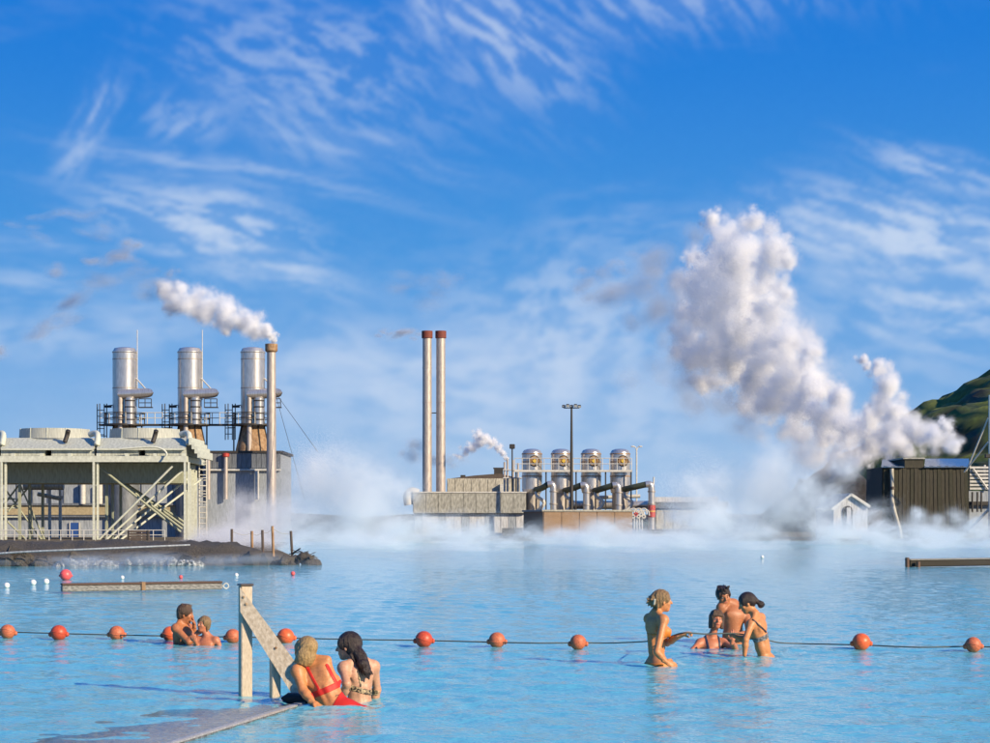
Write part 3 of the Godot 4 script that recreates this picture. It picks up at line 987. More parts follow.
	box(t, "wall", Vector3((b0.x + b1.x) / 2, (b0.y + G) / 2, -z), Vector3(b1.x - b0.x, b0.y - G, 12), M.pale_cladding)
	for k in 16:
		var x := lerpf(b0.x, b1.x, (k + 0.5) / 16.0)
		box(t, "cladding_sheet", Vector3(x, P(0, 460.5, z - 6).y, -z + 6.06), Vector3((b1.x - b0.x) / 16.0 - 0.06, 1.75, 0.14), M.grey_cladding)
	box(t, "roof_edge", Vector3((b0.x + b1.x) / 2, b0.y + 0.12, -z), Vector3(b1.x - b0.x + 0.5, 0.28, 12.5), M.dark_steel)
	box(t, "ledge", Vector3((b0.x + b1.x) / 2, P(0, 470, z - 6).y, -z + 6.2), Vector3(b1.x - b0.x, 0.18, 0.5), M.white_steel)
	for e in [[208.5, 454.0, true], [226.0, 454.0, true], [257.0, 471.0, false]]:
		var top := P(e[0], e[1], z - 6.6)
		tube(t, "vent_pipe", Vector3(top.x, P(0, 500, z).y, top.z), top, 0.24, M.white_steel if not e[2] else M.stack_steel)
		if e[2]:
			put(t, "red_cap", lathe_mesh([Vector2(0.26, -0.35), Vector2(0.42, -0.3), Vector2(0.42, 0.05), Vector2(0.0, 0.16)], 16), M.red_paint, Transform3D(Basis(), top))
	box(t, "lean_to", P(196, 508, z - 8), Vector3(1.4, 7.0, 2.0), M.pale_cladding)

	# old fence posts, rope and a heap on the bank
	t = thing("rope_fence", "row of old posts with slack rope on the misty bank", "fence", P(262, 548, 84.0))
	var tops := []
	var pxs := [232.0, 252.0, 262.5, 272.5, 291.0]
	for i in 5:
		var hgt: float = [529, 531, 530, 526, 531][i]
		var a := P(pxs[i], hgt, 84.0)
		tube(t, "post", Vector3(a.x + 0.02 * i, -0.2, a.z), a, 0.055, M.rusty if i in [1, 3] else M.roof_dark)
		tops.append(a - Vector3(0, 0.1, 0))
	for i in 4:
		var m: Vector3 = (tops[i] + tops[i + 1]) / 2 - Vector3(0, 0.1, 0)
		put(t, "rope", sweep([tops[i], m, tops[i + 1]], 0.012, 6, 5), M.white_steel, Transform3D())
	t = thing("driftwood_heap", "tangled low heap of sticks at the end of the bank", "driftwood", P(300, 548, 80.0))
	for k in 16:
		var o := P(294 + rng.randf() * 17.0, 549, 80.0 + rng.randf_range(-0.3, 0.3))
		o.y = lerpf(0.5, 0.1, clampf((o.x + 8.0) / 0.8, 0.0, 1.0)) + rng.randf_range(-0.05, 0.1)
		var d := Vector3(rng.randfn(), rng.randfn() * 0.35 - 0.15, rng.randfn() * 0.6).normalized() * rng.randf_range(0.18, 0.4)
		put(t, "stick", sweep([o - d, o + Vector3(0, rng.randf_range(0.0, 0.07), 0), o + d], rng.randf_range(0.012, 0.028), 7, 4), M.roof_dark if k % 3 else M.boom_wood, Transform3D())
	t = thing("shore_pipe", "thin grey pipe lying along the foot of the rock bank", "pipe", P(70, 552, 74.6))
	put(t, "pipe", sweep([P(-20, 555, 74.4), P(20, 552, 74.4), P(80, 549.5, 74.6), P(140, 547, 75.6), P(190, 545, 77.0)], 0.035, 8, 6), M.pale_cladding, Transform3D())

# ---------------------------------------------------------------- plant, middle
func slab(parent: Node3D, called: String, x0: float, x1: float, y0: float, y1: float, z: float, deep: float, m: Material) -> MeshInstance3D:
	# a block whose front face spans those bearings at distance z
	var a := P(x0, y1, z)
	var b := P(x1, y0, z)
	return box(parent, called, Vector3((a.x + b.x) / 2, (a.y + b.y) / 2, -z - deep / 2), Vector3(b.x - a.x, b.y - a.y, deep), m)

func stood(px: float, z: float) -> Vector3:
	var p := P(px, 540, z)
	p.y = 0.12
	return p

func plant_middle() -> void:
	var G := 0.12
	# twin chimneys
	var z := 268.0
	var k0 := z / LENS
	for i in 2:
		var c := stood([427.2, 440.8][i], z)
		var t := thing("twin_chimney", ["left one of the two tall rust-capped chimneys", "right one of the two tall rust-capped chimneys"][i], "chimney", c, "twin rust-capped chimneys")
		var top := P(0, 331, z).y - G
		var r := 4.5 * k0
		put(t, "shaft", lathe_mesh([Vector2(r * 1.06, 0), Vector2(r, top - 0.9)], 28), M.stack_steel, Transform3D(Basis(), c))
		put(t, "cap", lathe_mesh([Vector2(r, top - 1.0), Vector2(r * 1.22, top - 0.95), Vector2(r * 1.22, top), Vector2(r * 0.95, top), Vector2(r * 0.9, top - 0.6)], 28), M.rust_red, Transform3D(Basis(), c))
		for k in 5:
			var y: float = 4.0 + k * 4.6
			put(t, "flange", lathe_mesh([Vector2(r, y), Vector2(r * 1.05, y + 0.02), Vector2(r * 1.05, y + 0.12), Vector2(r, y + 0.14)], 28), M.stack_steel, Transform3D(Basis(), c))
		if i == 0:
			tube(t, "tie_bar", P(431, 413, z), P(437, 413, z), 0.07, M.dark_steel)
	# low hall with weathered fascia
	var t := thing("low_hall", "low hall with weathered grey fascia below the twin chimneys", "building", stood(470, 252))
	slab(t, "wall", 414, 524, 513, 540, 252, 14, M.white_board)
	for k in 14:
		slab(t, "wall_panel", 415.0 + k * 7.8, 422.3 + k * 7.8, 514, 540, 251.9, 0.2, M.white_board if k % 3 else M.pale_cladding)
	slab(t, "fascia", 413, 526, 493, 513.5, 251.4, 14.5, M.fascia)
	for k in 9:
		slab(t, "fascia_sheet", 413.5 + k * 12.5, 425.6 + k * 12.5, 493.5, 513, 251.25, 0.14, M.fascia)
	slab(t, "roof_edge", 412.5, 526.5, 491.6, 493, 251.2, 15, M.white_steel)
	slab(t, "annex", 502, 524, 528, 541, 247, 4, M.grey_cladding)
	put(t, "vent_cowl", sweep([P(409, 505, 252), P(408, 496, 252), P(412, 492, 252), P(418, 494, 252)], 0.62, 12, 5), M.white_steel, Transform3D())
	# cream hall behind
	t = thing("cream_hall", "cream walled hall with low dark gabled roof right of the chimneys", "building", stood(484, 276))
	slab(t, "wall", 447, 520, 478.5, 530, 276, 16, M.cream_cladding)
	for k in 9:
		slab(t, "wall_sheet", 447.4 + k * 8.1, 455.0 + k * 8.1, 479.5, 494, 275.9, 0.2, M.cream_cladding)
	var pts := []
	for e in [[446.0, 479.0], [522.0, 479.0], [500.0, 473.5], [474.0, 475.5]]:
		pts.append(P(e[0], e[1], 276.4))
		pts.append(P(e[0], e[1], 292.0))
	put(t, "roof", hull(pts), M.roof_dark, Transform3D())
	slab(t, "roof_vent", 494, 503, 468.5, 475, 280, 1.2, M.dark_steel)
	slab(t, "roof_vent_rim", 493.2, 503.8, 467.6, 468.8, 280.1, 1.4, M.dark_steel)
	slab(t, "roof_vent", 460.5, 465.5, 475, 479, 276.5, 0.6, M.dark_steel)
	slab(t, "parapet", 500, 506, 484, 492, 275, 1.0, M.white_steel)
	# exhaust pipes that feed the small plume
	t = thing("vent_stack", "cluster of slim pipes venting the small white plume", "pipes", stood(507, 264))
	for e in [[504.5, 462.0], [507.5, 458.0], [513.0, 460.0], [518.0, 463.0]]:
		tube(t, "pipe", stood(e[0], 264), P(e[0], e[1], 264), 0.13, M.stack_steel)
	tube(t, "cross_pipe", P(503, 478, 263.8), P(524, 478, 263.8), 0.08, M.white_steel)
	tube(t, "cross_pipe", P(503, 470, 263.8), P(524, 470, 263.8), 0.08, M.white_steel)

	# four short separators
	z = 258.0
	k0 = z / LENS
	var xs := [532.0, 561.0, 591.0, 620.0]
	var who := ["leftmost of the four, next to the cream hall", "second of the four, left of the floodlight mast", "third of the four, right of the floodlight mast", "rightmost of the four, by the banded pipe"]
	for i in 4:
		var c := stood(xs[i], z)
		t = thing("separator_vessel", "squat steel separator vessel with round hatch, " + who[i], "vessel", c, "squat separator vessels on the catwalk")
		var r := 10.0 * k0
		var yt := P(0, 449, z).y - G
		var yb := P(0, 493, z).y - G
		put(t, "shell", lathe_mesh([Vector2(r * 0.9, yb), Vector2(r, yb + 0.5), Vector2(r, yt - 0.75), Vector2(r * 0.96, yt - 0.45), Vector2(r * 0.8, yt - 0.15), Vector2(r * 0.45, yt), Vector2(0.0, yt + 0.04)], 36), M.aluminium, Transform3D(Basis(), c))
		for h in [0.72, 1.75, 3.6]:
			put(t, "band", lathe_mesh([Vector2(r, yt - h), Vector2(r + 0.05, yt - h + 0.02), Vector2(r + 0.05, yt - h + 0.12), Vector2(r, yt - h + 0.14)], 36), M.rusty, Transform3D(Basis(), c))
		put(t, "skirt", lathe_mesh([Vector2(r * 0.8, 0), Vector2(r * 0.8, yb + 0.05)], 28), M.aluminium_old, Transform3D(Basis(), c))
		# hatch facing the lagoon
		var face := Basis(Vector3.RIGHT, PI / 2.0)
		var hc := Vector3(c.x + 0.28, P(0, 461.3, z).y, c.z + r + 0.02)
		var hatch := put(t, "hatch", lathe_mesh([Vector2(0.58, -0.3), Vector2(0.6, 0.1), Vector2(0.42, 0.12), Vector2(0.4, 0.05), Vector2(0.0, 0.06)], 24), M.rusty, Transform3D(face, hc))
		put(hatch, "hatch_plate", hull([Vector3(-0.3, 0, 0.06), Vector3(0, 0.3, 0.06), Vector3(0.3, 0, 0.06), Vector3(0, -0.3, 0.06), Vector3(-0.26, 0, 0.13), Vector3(0, 0.26, 0.13), Vector3(0.26, 0, 0.13), Vector3(0, -0.26, 0.13)]), M.yellow, Transform3D(Basis(), hc + Vector3(0, 0, 0.02)))
		put(hatch, "hatch_rim", lathe_mesh([Vector2(0.6, -0.25), Vector2(0.74, -0.22), Vector2(0.74, 0.0), Vector2(0.6, 0.02)], 24), M.dark_steel, Transform3D(face, hc))
		# drain bends below
		put(t, "drain_pipe", sweep([P(xs[i] + 4, 492, z - 1.6), P(xs[i] + 5, 497, z - 2.0), P(xs[i] + 9, 499, z - 2.2), P(xs[i] + 12, 503, z - 2.2), P(xs[i] + 9, 508, z - 2.2), P(xs[i] + 3, 512, z - 2.2)], 0.22, 10, 5), M.white_steel, Transform3D())
	t = thing("vessel_catwalk", "pale catwalk with railing in front of the four squat vessels", "catwalk", stood(575, z - 2.3))
	var a := P(514, 471, z - 1.9)
	var b := P(632, 471, z - 1.9)
	box(t, "walkway_deck", (a + b) / 2, Vector3(b.x - a.x, 0.26, 0.9), M.white_steel)
	railing(t, a + Vector3(0.1, 0.12, 0.4), b + Vector3(-0.1, 0.12, 0.4), 1.5, 17, M.white_steel, 0.05, 2)
	for px in [516.0, 546.0, 576.0, 605.5, 631.0]:
		beam(t, "leg", stood(px, z - 1.9), P(px, 472, z - 1.9), 0.18, 0.18, M.dark_steel)
	# bent outlet pipes
	var ends := [553.5, 586.5, 618.5, 651.5]
	var names := ["leftmost of the row", "second of the row, by the mast", "third of the row, under the last vessel", "rightmost, banded in red"]
	for i in 4:
		var e: float = ends[i]
		var zp := z - 4.0
		t = thing("outlet_pipe", "large bent outlet pipe before the squat vessels, " + names[i], "pipe", stood(e, zp), "bent outlet pipes")
		var yh: float = [484.0, 485.0, 485.0, 484.0][i]
		var r := 3.3 * zp / LENS
		put(t, "horizontal_run", sweep([P(xs[i] + 2, yh + 6, z - 0.5), P(xs[i] + 10, yh + 4, zp + 1.0), P(e - 6, yh + 0.5, zp)], r * 0.92, 14, 6), M.pipe_green, Transform3D())
		put(t, "bend", sweep([P(e - 6, yh + 0.5, zp), P(e - 2.2, yh + 0.2, zp), P(e - 0.4, yh + 2.4, zp), P(e, yh + 8, zp)], r, 16, 6), M.aluminium, Transform3D())
		tube(t, "down_leg", P(e, yh + 8, zp), stood(e, zp), r, M.aluminium)
		for h in [yh + 7.5, yh + 20.0]:
			var f := P(e, h, zp)
			put(t, "flange", lathe_mesh([Vector2(r, -0.1), Vector2(r * 1.22, -0.09), Vector2(r * 1.22, 0.09), Vector2(r, 0.1)], 20), M.aluminium_old, Transform3D(Basis(), f))
		if i == 3:
			for h in [508.0, 514.5]:
				put(t, "red_band", lathe_mesh([Vector2(r, -0.36), Vector2(r * 1.16, -0.34), Vector2(r * 1.16, 0.34), Vector2(r, 0.36)], 20), M.red_paint, Transform3D(Basis(), P(e, h, zp)))
			put(t, "yellow_band", lathe_mesh([Vector2(r, -0.1), Vector2(r * 1.14, -0.09), Vector2(r * 1.14, 0.09), Vector2(r, 0.1)], 20), M.yellow, Transform3D(Basis(), P(e, 511.3, zp)))
			tube(t, "vent_tip", P(e + 2, yh + 2, zp), P(e + 2.2, 477, zp), 0.1, M.white_steel)
	t = thing("header_pipe", "long pale header pipe running low behind the bent pipes", "pipe", stood(620, z + 4))
	tube(t, "pipe", P(560, 505, z + 4), P(662, 505, z + 4), 0.55, M.aluminium)
	for px in [575.0, 600.0, 630.0, 655.0]:
		beam(t, "support", stood(px, z + 4), P(px, 508, z + 4), 0.3, 0.4, M.pale_cladding)
	tube(t, "pipe", P(585, 498, z + 3), P(640, 496, z + 3), 0.25, M.white_steel)
	t = thing("small_pipework", "tangle of small white pipes and valves beside the banded pipe", "pipework", stood(637, 250))
	for k in 6:
		var q := P(629 + k * 2.6, 512 + (k % 2) * 2.0, 250.0)
		put(t, "pipe", sweep([q + Vector3(0, -2.2, 0), q, q + Vector3(0.2, 0.35, 0), q + Vector3(0.75, 0.4, 0), q + Vector3(0.9, -0.2, 0)], 0.09, 8, 4), M.white_steel, Transform3D())
		put(t, "hand_wheel", lathe_mesh([Vector2(0.1, -0.04), Vector2(0.28, -0.03), Vector2(0.28, 0.03), Vector2(0.1, 0.04)], 14), M.red_paint if k == 2 else M.white_steel, Transform3D(Basis(Vector3.RIGHT, PI / 2), q + Vector3(0.2, -0.3, 0.2)))

	# brown pump house set at an angle
	var corner := P(543, 540, 222)
	var front := Vector3(cos(0.30), 0, sin(0.30) * -1.0)
	var side := Vector3(-sin(0.30), 0, -cos(0.30))
	var hb := P(0, 511.5, 222).y
	t = thing("pump_house", "brown rendered block house with dark shaded end in the mist", "building", Vector3(corner.x, G, corner.z))
	pts = []
	for y in [G, hb]:
		for q in [Vector3.ZERO, front * 10.6, front * 10.6 + side * 7.0, side * 7.0]:
			pts.append(Vector3(corner.x, y, corner.z) + q)
	put(t, "wall", hull(pts), M.concrete_brown, Transform3D())
	pts = []
	for y in [hb + 0.003, hb + 0.2]:
		for q in [-front * 0.15 - side * 0.15, front * 10.75 - side * 0.15, front * 10.75 + side * 7.15, side * 7.15 - front * 0.15]:
			pts.append(Vector3(corner.x, y, corner.z) + q)
	put(t, "roof_slab", hull(pts), M.fascia, Transform3D())
	for k in 5:
		var q := Vector3(corner.x, (hb + G) / 2, corner.z) + front * (1.1 + k * 2.1) - side * 0.03
		put(t, "wall_slab", unit_box, M.concrete_brown, Transform3D(Basis(front, Vector3.UP, front.cross(Vector3.UP)).scaled_local(Vector3(2.03, hb - G - 0.15, 0.1)), q))

	# pale shed right of the pipes
	t = thing("pale_shed", "long cream shed with grey roof band fading into the mist", "building", stood(682, 256))
	slab(t, "wall", 655, 726, 508, 530, 256, 9, M.cream_cladding)
	for k in 8:
		slab(t, "wall_sheet", 656 + k * 8.6, 664 + k * 8.6, 509, 529, 255.9, 0.2, M.cream_cladding)
	slab(t, "roof_band", 653, 728, 502, 508, 255.5, 10, M.grey_cladding)
	slab(t, "roof", 654, 718, 497, 502, 258, 7, M.white_board)
	slab(t, "base", 640, 722, 529.5, 537, 252, 3.5, M.roof_dark)
	slab(t, "kerb", 640, 716, 534, 536, 251.4, 0.5, M.white_steel)

	# floodlight mast
	z = 244.0
	var mb := stood(571.5, z)
	t = thing("floodlight_mast", "tall slender mast with a crown of floodlights between the vessels", "light mast", mb)
	var mt := P(0, 408, z).y - G
	put(t, "pole", lathe_mesh([Vector2(0.26, 0), Vector2(0.12, mt)], 16), M.dark_steel, Transform3D(Basis(), mb))
	var crown := mb + Vector3.UP * mt
	box(t, "crossbar", crown, Vector3(1.9, 0.12, 0.14), M.dark_steel)
	for k in 5:
		var q := crown + Vector3(-0.95 + k * 0.475, 0.2 + (0.08 if k % 2 else 0.0), 0.25 if k % 2 else -0.1)
		var f := put(t, "floodlight", bevelled(Vector3(0.42, 0.34, 0.3), 0.06), M.dark_steel, Transform3D(Basis(Vector3.RIGHT, 0.5), q))
		put(f, "lens", bevelled(Vector3(0.34, 0.26, 0.04), 0.01), M.lamp_glass, Transform3D(Basis(Vector3.RIGHT, 0.5), q + Basis(Vector3.RIGHT, 0.5) * Vector3(0, 0, 0.16)))
	# box-headed lamp
	var lb := stood(512.2, 262)
	t = thing("yard_lamp", "yard lamp with square dark head left of the squat vessels", "lamp", lb)
	tube(t, "pole", lb, P(512.2, 448, 262), 0.09, M.dark_steel)
	put(t, "lamp_head", bevelled(Vector3(0.72, 0.62, 0.5), 0.08), M.dark_steel, Transform3D(Basis(), P(512.2, 446.5, 262)))
	lb = stood(636.5, 262)
	t = thing("yard_lamp", "pale yard lamp with twin curved arms right of the squat vessels", "lamp", lb)
	tube(t, "pole", lb, P(636.5, 452, 262), 0.1, M.white_steel)
	for d in [-1, 1]:
		put(t, "arm", sweep([P(636.5, 452, 262), P(636.5 + d * 0.8, 448, 262), P(636.5 + d * 2.8, 446.2, 262)], 0.07, 8, 4), M.white_steel, Transform3D())
		put(t, "lamp_head", bevelled(Vector3(0.42, 0.2, 0.26), 0.05), M.white_steel, Transform3D(Basis(), P(636.5 + d * 4.0, 446.5, 262)))

# ---------------------------------------------------------------- plant, right
func plant_right() -> void:
	var G := 0.12
	# dark boarded hall with the steaming roof
	var z := 214.0
	var t := thing("boarded_hall", "dark timber-boarded hall under the largest plume of steam", "building", stood(925, z))
	var deep := 9.0
	var a := P(883, 467, z)
	var b := P(967, 467, z)
	box(t, "core", Vector3((a.x + b.x) / 2, (a.y + G) / 2, -z - deep / 2 - 0.2), Vector3(b.x - a.x - 0.2, a.y - G, deep), M.dark_board)
	var n := 22
	for k in n:
		var x0 := lerpf(a.x, b.x, float(k) / n)
		var x1 := lerpf(a.x, b.x, float(k + 1) / n)
		var lean := lerpf(-0.18, 0.3, float(k) / n)
		var proud := 0.05 * ((k * 7) % 3)
		var w := (x1 - x0) - 0.035
		var m := Vector3((x0 + x1) / 2, 0, -z + 0.08 + proud)
		beam(t, "board", Vector3(m.x + lean, G, m.z), Vector3(m.x, a.y + 0.1 - 0.06 * (k % 2), m.z), w, 0.09, M.dark_board_worn if (k * 5) % 7 < 2 else M.dark_board)
	for k in 16:
		var zz := z + 0.3 + k * deep / 16.0
		beam(t, "board", Vector3(a.x - 0.22, G, -zz), Vector3(a.x - 0.06, a.y, -zz), 0.08, deep / 16.0 - 0.04, M.dark_board)
	# roof: two metal sheets with a dark ridge box between
	for e in [[881.0, 904.0, 460.5], [924.0, 969.5, 459.5]]:
		var p := []
		for q in [[e[0], 467.5, z - 0.5], [e[1], 467.5, z - 0.5], [e[1] - 1.0, e[2], z + deep], [e[0] + 1.0, e[2], z + deep]]:
			var v := P(q[0], q[1], q[2])
			p.append(v)
			p.append(v + Vector3(0, 0.1, 0))
		put(t, "roof_sheet", hull(p), M.roof_sheet, Transform3D())
	slab(t, "ridge_box", 904.5, 923.5, 459, 468, z - 0.3, deep, M.dark_board)
	slab(t, "ridge_cap", 903, 925, 457.6, 459, z - 0.5, deep, M.fascia)
	put(t, "drain_pipe", sweep([P(891.5, 468.5, z - 0.5), P(892, 486, z - 0.5), P(892, 500, z - 0.5), P(895, 514, z - 0.6), P(899.5, 530, z - 0.9), P(900.5, 540, z - 1.0)], 0.2, 10, 6), M.cream_cladding, Transform3D())
	put(t, "drain_clamp", lathe_mesh([Vector2(0.2, -0.16), Vector2(0.27, -0.14), Vector2(0.27, 0.14), Vector2(0.2, 0.16)], 14), M.roof_dark, Transform3D(Basis(), P(892, 488, z - 0.5)))
	# louvred stand and the strutted mast on the right
	t = thing("louvre_stand", "white slatted cooling louvres beside the dark hall", "louvres", stood(985, z + 1))
	for k in 7:
		slab(t, "slat", 969.5, 1016, 466.5 + k * 3.5, 468.6 + k * 3.5, z + 1, 0.35, M.white_steel)
	for px in [969.0, 984.0, 1000.0, 1015.0]:
		slab(t, "upright", px, px + 1.6, 465, 500, z + 1.4, 0.3, M.white_steel)
	slab(t, "lower_wall", 968.5, 1016, 491, 503, z + 1.2, 2.5, M.pale_cladding)
	slab(t, "sill", 968, 1017, 501.5, 505, z + 1.0, 2.9, M.dark_steel)
	slab(t, "plinth", 969, 1016, 505, 541, z + 1.6, 2.0, M.pale_cladding)
	tube(t, "diagonal_rail", P(973, 469, z + 0.8), P(988, 490, z + 0.8), 0.1, M.white_steel)
	for px in [972.0, 977.0, 981.0]:
		tube(t, "rod", P(px, 512, z + 0.2), P(px, 492, z + 0.2), 0.1, M.dark_steel)
	t = thing("strutted_mast", "white mast with steel struts at the right edge of the view", "mast", stood(989.5, 206))
	tube(t, "pole", stood(989.8, 206), P(989.8, 395, 206), 0.17, M.white_steel)
	for e in [[988, 418, 966, 471], [988, 442, 964, 472], [991, 507, 968, 531]]:
		tube(t, "strut", P(e[0], e[1], 206), P(e[2], e[3], 209), 0.085 if e[1] < 500 else 0.16, M.white_steel)
	put(t, "bracket", bevelled(Vector3(0.8, 0.4, 0.5), 0.05), M.dark_steel, Transform3D(Basis(), P(988.5, 456, 206)))
	# white gabled hut
	z = 202.0
	t = thing("gabled_hut", "small white gabled hut with arched doorway left of the dark hall", "hut", stood(850, z))
	var p := []
	for e in [[833.5, 540.0], [867.5, 540.0], [867.5, 506.0], [851.0, 496.0], [833.5, 508.0]]:
		var v := P(e[0], minf(e[1], 538.5), z)
		p.append(v)
		p.append(v + Vector3(-1.0, 0, -5.0))
	put(t, "wall", hull(p), M.white_board, Transform3D())
	for e in [[[832.0, 509.5], [851.0, 495.0]], [[851.0, 495.0], [869.5, 507.3]]]:
		var q := []
		for f in e:
			for d in [Vector3(0.03, 0.02, 0.3), Vector3(-1.03, 0.02, -5.2)]:
				var v: Vector3 = P(f[0], f[1], z) + d
				q.append(v)
				q.append(v + Vector3(0, 0.16, 0))
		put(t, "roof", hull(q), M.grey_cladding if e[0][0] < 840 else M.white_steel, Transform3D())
	for e in [[[831.5, 509.4], [851.0, 494.6]], [[851.0, 494.6], [869.8, 507.2]]]:
		beam(t, "verge_board", P(e[0][0], e[0][1], z - 0.35), P(e[1][0], e[1][1], z - 0.35), 0.22, 0.08, M.white_steel)
	var arch := CSGPolygon3D.new()
	var poly := PackedVector2Array([Vector2(-0.5, 0), Vector2(0.5, 0)])
	for k in 9:
		poly.append(Vector2(0.5 * cos(PI * k / 8.0), 1.9 + 0.5 * sin(PI * k / 8.0)))
	arch.polygon = poly
	arch.depth = 0.12
	arch.name = "doorway"
	arch.material = M.dark_steel
	t.add_child(arch, true)
	arch.global_position = P(847.5, 529.5, z - 0.1)
	put(t, "door_panel", bevelled(Vector3(0.42, 1.7, 0.06), 0.02), M.white_board, Transform3D(Basis(), P(848.5, 516, z - 0.28)))
	slab(t, "side_wing", 868.0, 882.0, 510, 540, z + 2, 3, M.roof_dark)

# ---------------------------------------------------------------- floats, rope, booms, handrail
func float_at(px: float, py: float, dia_px: float, m: Material, label: String, group: String, wire: bool) -> void:
	var z := on_water(px, py + dia_px * 0.42)
	var r := dia_px * 0.5 * z / LENS
	var c := P(px, py, z)
	var t := thing("float", label, "float", Vector3(c.x, 0, c.z), group)
	var prof := []
	for k in 17:
		var a := -PI / 2 + PI * k / 16.0
		prof.append(Vector2(cos(a) * r, sin(a) * r * 0.97))
	var tilt := Basis.from_euler(Vector3(sin(px) * 0.3, px, cos(px * 2.0) * 0.35))
	put(t, "ball", lathe_smooth(prof, 28), m, Transform3D(tilt, c))
	if wire:
		put(t, "seam", lathe_mesh([Vector2(r, -0.008), Vector2(r + 0.004, -0.004), Vector2(r + 0.004, 0.004), Vector2(r, 0.008)], 28), m, Transform3D(tilt, c))
		for d in [-1, 1]:
			put(t, "eyelet", lathe_mesh([Vector2(0.03, -0.03), Vector2(0.034, 0.012), Vector2(0.02, 0.03), Vector2(0.0, 0.032)], 12), m, Transform3D(Basis(Vector3.FORWARD, d * PI / 2), c + Vector3(d * (r - 0.004), -0.02, 0)))

func lathe_smooth(profile: Array, sides: int) -> ArrayMesh:
	var verts := PackedVector3Array()
	var norms := PackedVector3Array()
	var idx := PackedInt32Array()
	for k in profile.size():
		var d: Vector2 = profile[mini(k + 1, profile.size() - 1)] - profile[maxi(k - 1, 0)]
		var nr := Vector2(d.y, -d.x).normalized()
		for i in sides + 1:
			var a := TAU * i / sides
			verts.append(Vector3(cos(a) * profile[k].x, profile[k].y, sin(a) * profile[k].x))
			norms.append(Vector3(cos(a) * nr.x, nr.y, sin(a) * nr.x))
	for k in profile.size() - 1:
		for i in sides:
			var o := k * (sides + 1) + i
			idx.append_array([o, o + 1, o + sides + 1, o + 1, o + sides + 2, o + sides + 1])
	return from_arrays(verts, norms, idx)

